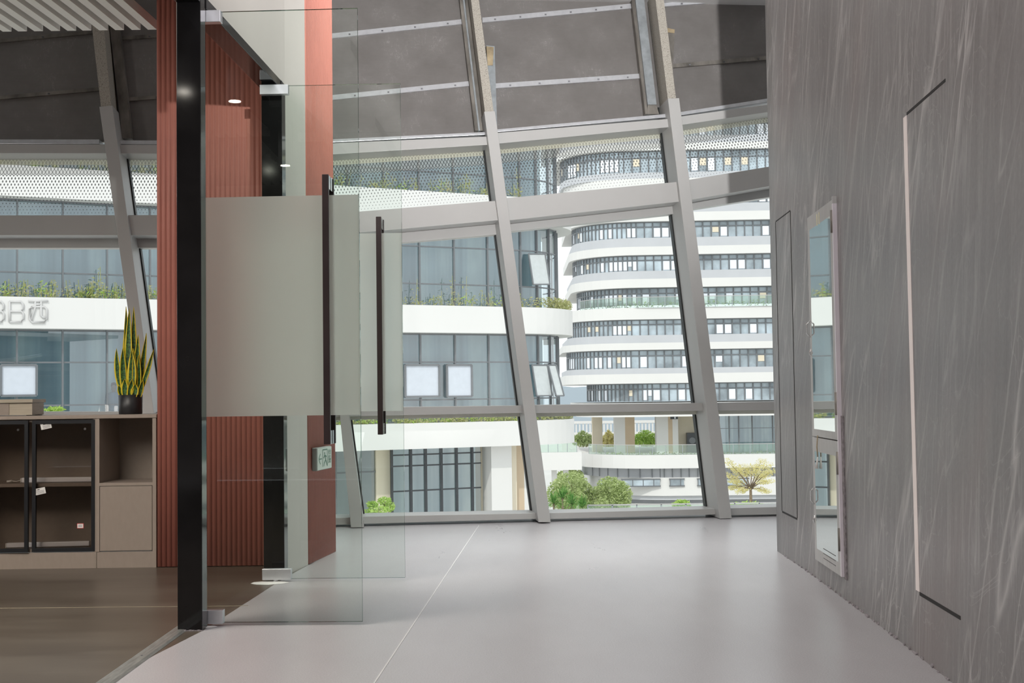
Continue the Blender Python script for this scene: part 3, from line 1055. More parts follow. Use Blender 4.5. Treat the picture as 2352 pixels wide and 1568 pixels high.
# baffle ceiling over the office
BAF = Vector((0.048, 1.0, 0.0)).normalized()
ends = [-158, -121, -84, -47, -10, 27.5, 63, 100, 139, 176, 211, 249, 286, 324, 361]
for i, ex in enumerate(ends):
    ey = 70 - 0.033 * ex
    p = at_y(ex - 11, ey, 8.0)
    p.z = 3.37
    q = MB().mat('baffle')
    q.obox(p - BAF * 4.0 + Vector((0, 0, .03)), (Vector((.028, 0, 0))), BAF * 4.0, Vector((0, 0, .03)))
    vis = [k for k in ends if k > 0]
    nm = ['first', 'second', 'third', 'fourth', 'fifth', 'sixth', 'seventh', 'eighth', 'ninth', 'tenth']
    if ex > 0:
        k = len(vis) - 1 - vis.index(ex)
        lb = '%s pale ceiling baffle slat counted from the terracotta wall' % nm[k]
    else:
        lb = 'pale ceiling baffle slat outside the left edge of the photo'
    tag(q.build('ceiling_baffle'), lb, 'ceiling slat', 'pale baffle slats over the office')
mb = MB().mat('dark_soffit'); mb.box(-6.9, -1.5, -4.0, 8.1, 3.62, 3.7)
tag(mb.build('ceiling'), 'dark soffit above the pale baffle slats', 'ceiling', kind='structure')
DL = thing('ceiling_downlight', 'round recessed downlight over the office, seen reflected in the doors', 'downlight', (-2.33, 2.05, 3.2))
t_em = NT('lit downlight'); em = t_em.n('ShaderNodeEmission'); em.inputs[0].default_value = (1, .93, .82, 1); em.inputs[1].default_value = 45
M['lit'] = t_em.done(em.outputs[0])
q = MB().mat('lit'); q.lathe([(.045, 3.2), (.045, 3.205)], (-2.33, 2.05, 0), 20); q.build('lens', DL)
q = MB().mat('white_plastic'); q.lathe([(.065, 3.2055), (.065, 3.62)], (-2.33, 2.05, 0), 24); q.build('housing', DL)

# ================================================================== FACADE
def column(name, label, fl, bl_, side, off_side, gask, bare, group='leaning facade columns'):
    """fl/bl_: (px,py) front-left, front-right at top; then bottom"""
    (tlx, tly), (trx, try_), (blx, bly), (brx, bry) = fl
    root = thing(name, label, 'column', fac((blx + brx) / 2, bly), group)
    q = MB().mat('white_paint')
    fac_slab(q, [(blx, bly), (brx, bry), (trx, try_), (tlx, tly)], 0.0, 0.43)
    q.build('casing', root, bevel=.003)
    if gask:
        q = MB().mat('black_gasket')
        T_, B_ = (fac(trx, try_), fac(brx, bry)) if gask == 'R' else (fac(tlx, tly), fac(blx, bly))
        sd_ = Vector((OUT.y, -OUT.x, 0)) * (1 if gask == 'R' else -1)
        B_ = B_ + (T_ - B_) * .012
        ring = lambda P: [P + OUT * .345 - sd_ * .03, P + OUT * .345 + sd_ * .012, P + OUT * .425 + sd_ * .012, P + OUT * .425 - sd_ * .03]
        q.hexa(ring(B_), ring(T_))
        q.build('gasket', root, 'black rubber gasket strip')
    if bare:
        q = MB().mat('speckle')
        (ax, ay), (bx_, by), (cx_, cy_), (dx, dy) = bare
        fac_slab(q, [(cx_, cy_), (dx, dy), (bx_, by), (ax, ay)], 0.03, 0.30)
        q.build('beam', root, 'bare speckled beam above the white casing')
    return root


def ext(p, q_, y):
    """extend the line p->q_ to height y"""
    t = (y - p[1]) / (q_[1] - p[1])
    return (p[0] + (q_[0] - p[0]) * t, y)


YT = -170
# left column (behind the snake plant)
column('leaning_column', 'white leaning column behind the potted snake plant',
       [(228, 245), (258, 242), (362, 1195), (387, 1195)], None, None, None, 'R',
       [ext((213, 77), (232, 245), YT), ext((240, 77), (255, 245), YT), (232, 246), (255, 244)])
column('leaning_column', 'white leaning column half hidden behind the glass doors',
       [ext((782, 968), (806, 1211), 245), ext((804, 968), (836, 1211), 245), (806, 1211), (836, 1211)], None, None, None, 'R', None)
column('leaning_column', 'white leaning column between the two widest window bays',
       [(1112, 256), (1137, 255), (1237, 1199), (1265, 1199)], None, None, None, 'L',
       [ext((1082, 0), (1114, 255), YT), ext((1100, 0), (1134, 255), YT), (1114, 258), (1134, 258)])
column('leaning_column', 'white leaning column closest to the stone wall',
       [(1534, 226), (1560, 225), (1653, 1191), (1681, 1190)], None, None, None, 'L',
       [ext((1506, 0), (1534, 225), YT), ext((1525, 0), (1553, 225), YT), (1534, 228), (1553, 228)])

# bays: name, x left/right in pixels at three heights, rail pixel heights at both ends
# every rail: (xL, yTopL, yBotL, xR, yTopR, yBotR)
BAYS = [
    ('window_1', 'tall window bay at the far left above the cabinets', dict(
        strip=(-700, 320, 330, 228, 320, 330), head=(-700, 330, 351, 250, 331, 352),
        mid=(-700, 495, 540, 285, 494, 540), mid2=(-700, 552, 569, 290, 552, 569),
        low=(-700, 947, 967, 345, 945, 965), sill=(-700, 1198, 1212, 380, 1196, 1210))),
    ('window_2', 'window bay behind the terracotta wall and glass doors', dict(
        strip=(262, 322, 331, 745, 324, 332), head=(262, 332, 352, 745, 334, 356),
        mid=(285, 494, 540, 780, 492, 540), mid2=(290, 552, 569, 780, 550, 569),
        low=(340, 946, 966, 800, 937, 957), sill=(380, 1196, 1210, 815, 1188, 1204))),
    ('window_3', 'window bay seen through and beside the farther glass door', dict(
        strip=(735, 321, 328, 1114, 303, 309), head=(735, 330, 356, 1125, 313, 332),
        mid=(758, 491, 540, 1150, 460, 505), mid2=(758, 549, 570, 1155, 516, 537),
        low=(800, 936, 956, 1205, 931, 948), sill=(825, 1186, 1203, 1240, 1178, 1191))),
    ('window_4', 'window bay between the two tall white columns in the middle', dict(
        strip=(1130, 298, 304, 1535, 261, 269), head=(1130, 306, 331, 1545, 272, 291),
        mid=(1150, 456, 508, 1560, 417, 463), mid2=(1155, 516, 533, 1565, 473, 489),
        low=(1215, 930, 949, 1620, 925, 943), sill=(1255, 1178, 1192, 1655, 1168, 1181))),
    ('window_5', 'window bay nearest the grey stone wall', dict(
        strip=(1550, 259, 267, 1860, 211, 219), head=(1550, 269, 289, 1860, 227, 243),
        mid=(1575, 414, 461, 1860, 367, 411), mid2=(1580, 470, 482, 1860, 421, 438),
        low=(1635, 925, 943, 1860, 920, 941), sill=(1668, 1167, 1183, 1860, 1162, 1180))),
]


def rail_quad(r):
    xl, tl, bl, xr, tr, br = r
    return [(xl, bl), (xr, br), (xr, tr), (xl, tl)]


for nm, lb, d in BAYS:
    _l = d['low']
    d['low2'] = (_l[0], _l[2] - 4, _l[2] + 8, _l[3], _l[5] - 4, _l[5] + 8)
    _m = d['mid2']
    d['mid2'] = (_m[0], _m[1] - 8, _m[2], _m[3], _m[4] - 8, _m[5])
    p0 = fac(d['sill'][0], d['sill'][2])
    root = thing(nm, lb, 'window', (p0.x, p0.y, 0), kind='structure')
    for key, part, off, dep, mt, lab in (
            ('strip', 'flashing', .16, .24, 'batten', 'narrow metal flashing strip'),
            ('head', 'head_rail', .10, .31, 'white_paint', None),
            ('mid', 'middle_rail', .06, .36, 'white_paint', 'deep white middle rail'),
            ('mid2', 'window_frame', .30, .12, 'white_paint', 'slim frame under the middle rail'),
            ('low', 'low_rail', .10, .31, 'white_paint', None),
            ('low2', 'window_frame', .32, .09, 'daylit_frame', 'slim frame under the low rail, painted pale as if daylit'),
            ('sill', 'sill', .12, .30, 'white_paint', None)):
        q = MB().mat(mt)
        fac_slab(q, rail_quad(d[key]), off, dep)
        q.build(part, root, lab, bevel=.002)
    G = .385
    for a_, b_, key in (('head', 'mid', 'upper pane'), ('mid2', 'low', 'middle pane'), ('low', 'sill', 'lower pane')):
        A, B = d[a_], d[b_]
        q = MB().mat('pane')
        q.face([fac(B[0], B[1] + 3, G), fac(B[3], B[4] + 3, G), fac(A[3], A[5] - 3, G), fac(A[0], A[2] - 3, G)])
        q.build('pane', root, key, flip=False)
    A, B = d['head'], d['mid']
    q = MB().mat('frit')
    c0, c1, c2, c3 = fac(B[0], B[1] + 2, G + .01), fac(B[3], B[4] + 2, G + .01), fac(A[3], A[5] - 2, G + .01), fac(A[0], A[2] - 2, G + .01)
    N = 16
    for i in range(N):
        s0, s1 = i / N, (i + 1) / N
        L = (c1 - c0).length
        L2 = (c2 - c3).length
        off_u = (c3 - c0).dot((c1 - c0).normalized())
        q.face([lerp(c0, c1, s0), lerp(c0, c1, s1), lerp(c3, c2, s1), lerp(c3, c2, s0)],
               [(L * s0, 0), (L * s1, 0), (off_u + L2 * s1, 1), (off_u + L2 * s0, 1)])
    q.build('frit_pattern', root, 'printed diamond dot pattern', flip=False)

# upper cladding: panel per bay with battens
CL = thing('wall_front', 'scuffed grey cladding panels above the window heads', 'wall', (0, 11, 3), kind='structure')

def clad(xl0, yl0, xr0, yr0, xl1, xr1):
    q = MB().mat('cladding')
    a = [fac(xl0, yl0, .36), fac(xr0, yr0, .36), fac(xr1, YT, .36), fac(xl1, YT, .36)]
    q.hexa(a, [p + OUT * .05 for p in a])
    q.build('cladding_panel', CL)


sl = .122
clad(-700, 326, 262, 326, -765, 262 - sl * 500)
clad(262, 327, 760, 327, 262 - sl * 500, 760 - sl * 500)
clad(740, 326, 1122, 305, 740 - sl * 500, 1122 - sl * 480)
clad(1118, 304, 1540, 264, 1118 - sl * 480, 1540 - sl * 440)
clad(1540, 264, 1900, 208, 1540 - sl * 440, 1900 - sl * 380)


def batten(x0, y0, x1, y1, h, mat='batten', nscrew=5):
    q = MB().mat(mat)
    fac_slab(q, [(x0, y0 + h / 2), (x1, y1 + h / 2), (x1, y1 - h / 2), (x0, y0 - h / 2)], .33, .029)
    bo = q.build('batten', CL, 'aluminium batten strip' if mat == 'batten' else 'dark batten strip')
    for k in range(nscrew):
        t = (k + .5) / nscrew
        p = fac(lerp(x0, x1, t), lerp(y0, y1, t) + 1, .327)
        s_ = MB().mat('screw')
        s_.obox(p, (.008, 0, 0), OUT * .004, (0, 0, .006))
        s_.build('screw', bo)


batten(690, 90, 1066, 49, 11); batten(700, 230, 1084, 191, 11)
batten(1108, 46, 1456, 13, 11, nscrew=6); batten(1138, 197, 1476, 174, 11)
batten(1524, 11, 1860, -16, 8, nscrew=4); batten(1545, 151, 1860, 124, 9, 'old_steel', 4)
batten(-700, 160, 212, 73, 8, 'old_steel', 4); batten(-700, 285, 228, 204, 8, 'old_steel', 4)
batten(272, 88, 700, 58, 8, 'old_steel', 3); batten(292, 228, 700, 196, 8, 'old_steel', 3)


# steel flanges beside the columns
def flange(name, label, quads, loc):
    root = thing(name, label, 'steel flange', loc, 'steel flanges on the upper wall')
    for quad, off, dep, mt, pn in quads:
        q = MB().mat(mt); fac_slab(q, quad, off + .14, dep); q.build(pn, root)
    return root


flange('steel_flange', 'dark stained steel flange left of the middle column top',
       [([(1091, 300), (1101, 300), (1066 - 21, YT), (1057 - 21, YT)], .12, .08, 'old_steel', 'web'),
        ([(1099, 300), (1103, 300), (1068 - 21, YT), (1064 - 21, YT)], .10, .10, 'galv', 'lip'),
        ([(1103, 300), (1110, 300), (1080 - 21, YT), (1069 - 21, YT)], .16, .05, 'old_steel', 'back_flange')], fac(1100, 300))
flange('steel_flange', 'blue grey galvanised flange left of the column nearest the stone wall',
       [([(1482, 262), (1488, 262), (1461 - 21, YT), (1452 - 21, YT)], .13, .08, 'old_steel', 'web'),
        ([(1488, 240), (1508, 240), (1481 - 21, YT), (1461 - 21, YT)], .10, .10, 'galv', 'face_plate'),
        ([(1486, 262), (1514, 262), (1507, 240), (1488, 240)], .12, .08, 'old_steel', 'foot')], fac(1490, 262))
flange('steel_flange', 'dark brown steel flange right of the far left column top',
       [([(281, 318), (303, 318), (258 - 10, YT), (235 - 10, YT)], .12, .08, 'old_steel', 'web')], fac(290, 318))


def stub(label, quad, off, mt, cap):
    root = thing('steel_stub', label, 'steel stub', fac(*quad[0], off), 'steel stubs beside the columns')
    q = MB().mat(mt); fac_slab(q, quad, off, .09); q.build('plate', root)
    q = MB().mat('rust'); fac_slab(q, cap, off - .006, .05); q.build('rusty_end', root)


stub('rust stained steel stub right of the middle column beam', [(1126, 290), (1142, 290), (1136, 106), (1117, 104)], .25, 'galv',
     [(1120, 150), (1132, 150), (1134, 108), (1117, 106)])
stub('short dark pipe stub right of the beam nearest the stone wall', [(1536, 215), (1543, 215), (1550, 70), (1533, 66)], .25, 'old_steel',
     [(1534, 74), (1549, 76), (1550, 68), (1533, 64)])

# ================================================================== OFFICE CABINETS
CY0 = 7.60
def cx(px):
    return (px - 1176) / F * CY0 * 1.0009


def cz(py, px=150):
    return at_y(px, py, CY0).z


XL, XA, XB, XC, XD = cx(-250), cx(-78), cx(70), cx(221), cx(358)
ZTOP, ZPL = cz(962), cz(1268)
Zsh = cz(1110)
DEP = .40
WT = MB().mat('cabinet'); WT.box(XL, XD + .004, CY0 - .004, CY0 + DEP, ZTOP, ZTOP + .022)
tag(WT.build('worktop', bevel=.002), 'long taupe worktop over the low office cabinets', 'worktop')


def glass_cab(x0, x1, label, full=True):
    root = thing('storage_cabinet', label, 'cabinet', ((x0 + x1) / 2, CY0, 0))
    q = MB().mat('cabinet')
    t_ = .018
    q.box(x0, x0 + t_, CY0 + .022, CY0 + DEP, ZPL, ZTOP - .001)
    q.box(x1 - t_, x1, CY0 + .002, CY0 + DEP, ZPL, ZTOP - .001)
    q.box(x0 + t_, x1 - t_, CY0 + .022, CY0 + DEP, ZPL, ZPL + t_)
    q.box(x0 + t_, x1 - t_, CY0 + .022, CY0 + DEP, ZTOP - .019, ZTOP - .001)
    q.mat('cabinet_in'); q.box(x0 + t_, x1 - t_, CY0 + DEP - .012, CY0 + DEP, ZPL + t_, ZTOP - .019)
    q.build('carcass', root)
    q = MB().mat('cabinet'); q.box(x0 + t_, x1 - t_, CY0 + .04, CY0 + DEP - .013, Zsh - .02, Zsh); q.build('shelf', root)
    q = MB().mat('cabinet'); q.box(x0, x1, CY0 + .004, CY0 + .022, 0, ZPL - .001); q.build('plinth', root)
    return root


def cab_door(root, x0, x1, ajar=0.0):
    piv = Vector((x0, CY0 + .018, 0))
    rot = Matrix.Rotation(-ajar, 3, 'Z')

    def T(x, y, z):
        return piv + rot @ (Vector((x, y, z)) - piv)
    q = MB().mat('black_frame')
    z0_, z1_, fw = ZPL + .004, ZTOP - .006, .022

    def bx(a, b, c, d):
        q.hexa([T(a, CY0, c), T(b, CY0, c), T(b, CY0, d), T(a, CY0, d)],
               [T(a, CY0 + .018, c), T(b, CY0 + .018, c), T(b, CY0 + .018, d), T(a, CY0 + .018, d)])
    bx(x0, x0 + fw, z0_, z1_); bx(x1 - fw, x1, z0_, z1_)
    bx(x0 + fw, x1 - fw, z0_, z0_ + fw); bx(x0 + fw, x1 - fw, z1_ - fw, z1_)
    do = q.build('door', root, 'black framed smoked glass door')
    q = MB().mat('smoked')
    q.face([T(x0 + fw, CY0 + .008, z0_ + fw), T(x1 - fw, CY0 + .008, z0_ + fw), T(x1 - fw, CY0 + .008, z1_ - fw), T(x0 + fw, CY0 + .008, z1_ - fw)])
    q.build('glass', do, flip=False)
    k = T(x1 - .054, CY0 - .003, z1_ - .055)
    q = MB().mat('chrome'); q.tube([k + Vector((0, .012, 0)), k + Vector((0, -.012, 0)), k + Vector((0, -.016, 0))], [.004, .008, .007], 10)
    q.build('knob', do, 'small chrome knob')
    return do, T


C1 = glass_cab(XA, XC, 'low taupe cabinet with black framed smoked glass doors')
cab_door(C1, XA + .004, cx(67), .035)
d2, T2 = cab_door(C1, cx(74), cx(218), 0.0)
q = MB().mat('paper')
c_ = Vector((cx(184), CY0 + .006, cz(1208)))
q.obox(c_, (.017, 0, 0), (0, .0006, 0), (0, 0, .012)); 
q.mat('label_red'); q.obox(c_ + Vector((0, .0003, 0)), (.020, 0, 0), (0, .0006, 0), (0, 0, .015))
q.mat('ink')
for k in range(2):
    q.obox(c_ + Vector((0, -.0007, .004 - .007 * k)), (.011, 0, 0), (0, .0003, 0), (0, 0, .0012))
q.build('label', d2, 'small white label with red border')
for (px_, py_) in ((105, 977), (92, 1127)):
    q = MB().mat('paper')
    c_ = Vector((cx(px_), CY0 + .0062, cz(py_)))
    rt = Matrix.Rotation(-.2, 3, 'Y')
    q.obox(c_, rt @ Vector((.032, 0, 0)), (0, .0006, 0), rt @ Vector((0, 0, .019)))
    q.mat('ink'); q.obox(c_ + rt @ Vector((-.008, -.0008, .011)), rt @ Vector((.007, 0, 0)), (0, .0004, 0), rt @ Vector((0, 0, .003)))
    for k in range(4):
        q.obox(c_ + rt @ Vector((.002, -.0008, .002 - .005 * k)), rt @ Vector((.022, 0, 0)), (0, .0003, 0), rt @ Vector((0, 0, .0007)))
    q.build('sticker', d2, 'grey instruction sticker')
glass_cab(XL, XA - .002, 'part of the cabinet row outside the left edge of the photo')

NC = thing('storage_cabinet', 'low taupe cabinet with open niche over a plain door', 'cabinet', ((XC + XD) / 2, CY0, 0))
q = MB().mat('cabinet')
x0, x1 = XC + .001, XD
q.box(x0, x0 + .018, CY0, CY0 + DEP, ZPL, ZTOP - .001); q.box(x1 - .022, x1, CY0, CY0 + DEP, 0, ZTOP - .001)
q.box(x0 + .018, x1 - .022, CY0 + .02, CY0 + DEP, ZPL, ZPL + .018)
q.box(x0 + .018, x1 - .022, CY0, CY0 + DEP, Zsh - .018, Zsh)
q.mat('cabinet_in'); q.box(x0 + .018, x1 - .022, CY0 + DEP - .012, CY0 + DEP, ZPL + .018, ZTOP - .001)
q.build('carcass', NC)
q = MB().mat('cabinet'); q.box(x0 + .021, x1 - .025, CY0, CY0 + .018, ZPL + .005, Zsh - .021); q.build('door', NC, 'plain taupe door', bevel=.001)
q = MB().mat('cabinet'); q.box(x0 + .002, x1 - .023, CY0 + .004, CY0 + .022, 0, ZPL - .001); q.build('plinth', NC)


def led_tube(x0, x1, y, z, label, dz=0.0, cord=False):
    root = thing('light_tube', label, 'light tube', ((x0 + x1) / 2, y, z), 'white light tubes in the glass cabinet')
    q = MB().mat('white_plastic')
    q.hexa([(x0, y - .014, z), (x0, y + .014, z), (x0, y + .014, z + .03), (x0, y - .014, z + .03)],
           [(x1, y - .014, z + dz), (x1, y + .014, z + dz), (x1, y + .014, z + .03 + dz), (x1, y - .014, z + .03 + dz)])
    q.build('tube', root, bevel=.006)
    q = MB().mat('paper'); q.box(x0 - .004, x0, y - .013, y + .013, z + .002, z + .028); q.build('end_cap', root)
    if cord:
        q = MB().mat('paper')
        q.tube([(x0 - .004, y, z + .015), (x0 - .03, y - .01, z + .008), (x0 - .055, y - .012, z + .012)], .0025, 6)
        q.tube([(x0 - .055, y - .012, z + .012), (x0 - .085, y - .012, z + .008)], .007, 6)
        q.build('cord', root, 'short white lead with plug')


led_tube(cx(33), cx(206), CY0 + .12, Zsh + .001, 'white light tube lying on the middle shelf of the glass cabinet', 0, True)
led_tube(cx(2), cx(194), CY0 + .10, ZPL + .020, 'white light tube lying on the bottom of the glass cabinet', 0.006)

# pale wooden box on the worktop
zb = ZTOP + .0225
BX = thing('wooden_box', 'pale wooden box with overhanging lid on the worktop', 'box', (cx(10), CY0 + .1, zb))
q = MB().mat('wood_box'); q.box(cx(-80), cx(64), CY0 + .07, CY0 + .26, zb + .004, zb + .078); q.build('body', BX)
q = MB().mat('wood_box'); q.box(cx(-82), cx(67), CY0 + .055, CY0 + .275, zb + .0785, zb + .1); q.build('lid', BX, bevel=.002)
for fa, fb, ya_ in ((49, 63, .08), (-70, -60, .08), (49, 63, .21)):
    q = MB().mat('pot'); q.box(cx(fa), cx(fb), CY0 + ya_, CY0 + ya_ + .03, zb, zb + .0038); q.build('foot', BX)
q = MB().mat('cabinet_in'); q.box(cx(-60), cx(11), CY0 + .066, CY0 + .07, zb + .004, zb + .078); q.build('front_recess', BX, 'darker front panel')

# snake plant
PY = CY0 + .16
pc = at_y(300, 950, PY); pc.z = zb
SP = thing('potted_snake_plant', 'yellow edged snake plant in black pot on the worktop', 'potted plant', pc)
PR = .072
q = MB().mat('pot')
q.lathe([(PR * .93, 0), (PR * .97, .004), (PR * 1.0, .117), (PR * .96, .118), (PR * .95, .100)], pc, 36)
q.build('pot', SP)
q = MB().mat('soil'); q.lathe([(PR * .945, .1005), (PR * .945, .104)], pc, 28); q.build('soil', SP)


def blade(bx_, tx, ty, wid, dy0, dy1, tw, bend=0.0, ncol=4, n=14):
    b = at_y(bx_, 905, PY + dy0); b.z = zb + .104
    t = at_y(tx, ty, PY + dy1)
    q = MB().mat('snake')
    d = t - b
    grid = []
    for i in range(n + 1):
        s = i / n
        c = b + d * s + Vector((bend * math.sin(math.pi * s), 0, 0))
        wv = wid * 1.55 * (0.62 + 0.55 * math.sin(math.pi * min(1, s * 1.02) ** 0.9)) * (1 - s ** 5) / 1.1
        a = tw * .8 + .45 * s
        dirx = Vector((math.cos(a), math.sin(a), 0)); nn_ = Vector((-math.sin(a), math.cos(a), 0))
        row = []
        for j in range(ncol + 1):
            u = j / ncol
            e = (u - .5) * 2
            row.append((c + dirx * e * wv / 2 + nn_ * (abs(e) ** 1.6 * -.008) + Vector((0, 0, .002 * math.sin(s * 30 + e * 3) if 0 < i < n else 0)), (u, s * d.length / .45)))
        grid.append(row)
    for i in range(n):
        for j in range(ncol):
            f = q.face([grid[i][j][0], grid[i][j + 1][0], grid[i + 1][j + 1][0], grid[i + 1][j][0]],
                       [grid[i][j][1], grid[i][j + 1][1], grid[i + 1][j + 1][1], grid[i + 1][j][1]])
            f.smooth = True
    bmesh.ops.remove_doubles(q.bm, verts=q.bm.verts[:], dist=.0002)
    o_ = q.build('leaf', SP, flip=False)
    md = o_.modifiers.new('thickness', 'SOLIDIFY'); md.thickness = .002


for a in ((292, 289, 704, .024, .015, .02, .2, 0), (298, 297.5, 707, .029, -.005, -.01, -.3, -.006), (304, 306.5, 704, .025, .01, .012, .1, .004),
          (290, 284.5, 762, .020, .02, .025, .4, -.004), (284, 268, 800, .026, .0, -.01, -.4, -.012), (288, 282, 797, .028, -.02, -.02, .1, -.006),
          (301, 303, 803, .036, -.035, -.035, -.35, .004), (310, 317, 768, .026, -.01, -.015, .0, .002), (315, 335.5, 765, .021, .01, .01, .3, .004),
          (318, 353, 802, .019, -.005, -.02, -.2, .006), (308, 304.5, 800, .022, -.02, -.03, .5, .008), (318, 319, 815, .022, -.02, -.02, -.6, .003),
          (281, 272, 884, .022, -.03, -.04, .2, 0), (287, 287, 870, .028, -.04, -.045, -.3, 0), (297, 303, 870, .024, -.05, -.055, .2, 0),
          (309, 311, 882, .030, -.045, -.05, -.2, 0), (320, 327, 872, .020, -.03, -.03, .4, 0), (283, 277, 872, .016, .0, .0, .5, 0)):
    blade(*a)

# ================================================================== OUTSIDE
GZ = -10.6
mb = MB().mat('ground'); mb.box(-120, 160, 14, 400, GZ - .5, GZ)
tag(mb.build('ground'), 'pale paved ground far below the windows', 'ground', kind='structure')

# ---- neighbouring building (left and centre)
NA = Vector((-15.7, 38.8, 0)); NU = Vector((0.898, 0.4405, 0)).normalized(); NN = Vector((-NU.y, NU.x, 0))
if NN.y < 0:
    NN = -NN


def nb(px, py, back=0.0):
    return on_plane(px, py, NN, NN.dot(NA) + back)


def nbs(px, py, back=0.0):
    p = nb(px, py, back)
    return (p - NA).dot(NU), p.z


S0 = -14.0
S_ARC = nbs(1213, 730)[0]
RAD = 3.2


def plan(inset, s0=S0, s_arc=S_ARC, rad=RAD, seg=14, sweep=1.75):
    """outline of the curtain wall from the left to round the end, inset metres behind the bands"""
    pts = [NA + NU * s0 + NN * inset]
    n0 = int((s_arc - s0) / 1.36)
    for i in range(1, n0 + 1):
        pts.append(NA + NU * (s_arc - (n0 - i) * 1.36) + NN * inset)
    c = NA + NU * s_arc + NN * rad
    rr_ = rad - inset
    m = int(seg)
    for i in range(1, m + 1):
        a = sweep * i / m
        pts.append(c + NU * (rr_ * math.sin(a)) - NN * (rr_ * math.cos(a)))
    return pts


NB = thing('office_building', 'pale curved office block with blue glazing just outside the windows', 'building', NA + Vector((0, 0, GZ)))


def extrude_plan(q, pts, z0, z1, thick):
    bk = [p + NN * thick for p in pts]
    for i in range(len(pts) - 1):
        a, b, c, d = pts[i], pts[i + 1], None, None
    ring = pts + [pts[-1] + NN * 6, pts[0] + NN * 6]
    q.hexa([(p.x, p.y, z0) for p in ring], [(p.x, p.y, z1) for p in ring])


ZB = [(-0.86, 0.05), (3.27, 4.25), (7.38, 8.35), (11.5, 12.45)]
for z0_, z1_ in ZB:
    q = MB().mat('ext_white'); extrude_plan(q, plan(0.0), z0_, z1_, 6); q.build('floor_band', NB)

gpl = plan(0.62, seg=6)
nwin = 0


def pane_win(q, a, b, z0_, z1_, trans, fm='mullion', fw=.055, gl='near_glass'):
    """one window: glass sheet, two jambs and transoms"""
    q.mat(gl); q.face([(a.x, a.y, z0_), (b.x, b.y, z0_), (b.x, b.y, z1_), (a.x, a.y, z1_)])
    q.mat(fm)
    nrm_ = Vector(((b - a).y, -(b - a).x, 0)).normalized()
    q.bar(Vector((a.x, a.y, z0_)) + nrm_ * .03, Vector((a.x, a.y, z1_)) + nrm_ * .03, fw, nrm_, .10)
    for zt_ in trans:
        q.bar(Vector((a.x, a.y, zt_)) + nrm_ * .02, Vector((b.x, b.y, zt_)) + nrm_ * .02, fw * .85, (0, 0, 1), .05)


for fi, (z0_, z1_) in enumerate([(0.05, 3.27), (4.25, 7.38), (8.35, 11.5)]):
    for i in range(len(gpl) - 1):
        if nwin >= 99:
            break
        q = MB()
        pane_win(q, gpl[i], gpl[i + 1], z0_, z1_, [z0_ + .03, z0_ + .82, z0_ + 2.18, z1_ - .03])
        q.build('window', NB, flip=False)
        nwin += 1
    q = MB().mat('curtain')
    ip = plan(1.2, seg=6)
    for i in range(len(ip) - 1):
        a, b = ip[i], ip[i + 1]
        q.face([(a.x, a.y, z0_), (b.x, b.y, z0_), (b.x, b.y, z1_), (a.x, a.y, z1_)])
    q.build('curtains', NB, 'pale curtains behind the glazing', flip=False)

# bright white panels in several windows
for (xa, ya, xb, yb) in ((2, 838, 84, 908), (930, 838, 1009, 910), (1026, 838, 1084, 910)):
    s_a, z_a = nbs(xa, ya, .5); s_b, z_b = nbs(xb, yb, .5)
    q = MB().mat('panel_white')
    p0_, p1_ = NA + NU * s_a + NN * .50, NA + NU * s_b + NN * .50
    q.hexa([(p0_.x, p0_.y, z_b), (p1_.x, p1_.y, z_b), (p1_.x, p1_.y, z_a), (p0_.x, p0_.y, z_a)],
           [tuple(Vector((p.x, p.y, z)) + NN * .05) for p, z in ((p0_, z_b), (p1_, z_b), (p1_, z_a), (p0_, z_a))])
    wp = q.build('window_panel', NB, 'bright white window panel')
    q = MB().mat('mullion')
    c4 = [Vector((p.x, p.y, z)) - NN * .01 for p, z in ((p0_, z_b), (p1_, z_b), (p1_, z_a), (p0_, z_a))]
    for k in range(4):
        q.bar(c4[k], c4[(k + 1) % 4], .07, NN)
    q.build('frame', wp, 'grey frame')

# tilted open sashes by the rounded end
for (xa, ya, xb, yb, tl) in ((1222, 838, 1257, 909, .35), (1259, 838, 1277, 909, .6), (1214, 583, 1252, 655, .35)):
    A = nb(xa, ya, .5); B = nb(xb, ya, .5); zl = nb(xa, yb, .5).z
    q = MB().mat('mullion')
    dn = Vector((0, 0, zl - A.z)) - NN * tl
    fo = .05
    q.bar(A, B, fo); q.bar(A + dn, B + dn, fo); q.bar(A, A + dn, fo, NN); q.bar(B, B + dn, fo, NN)
    q.mat('sash'); q.face([A, B, B + dn, A + dn])
    q.build('open_sash', NB, 'tilted open window sash', flip=False)

# downstairs front: tall dark framed glazing between cream piers
zlo, zhi = -6.0, -0.86
def nrect(part, xa, xb, y_px, mt, back, thick=.4, lab=None, z0_=zlo, z1_=zhi):
    a, b = nb(xa, y_px, back), nb(xb, y_px, back)
    q = MB().mat(mt)
    q.hexa([(a.x, a.y, z0_), (b.x, b.y, z0_), (b.x, b.y, z1_), (a.x, a.y, z1_)],
           [tuple(Vector((p.x, p.y, z)) + NN * thick) for p, z in ((a, z0_), (b, z0_), (b, z1_), (a, z1_))])
    return q.build(part, NB, lab)


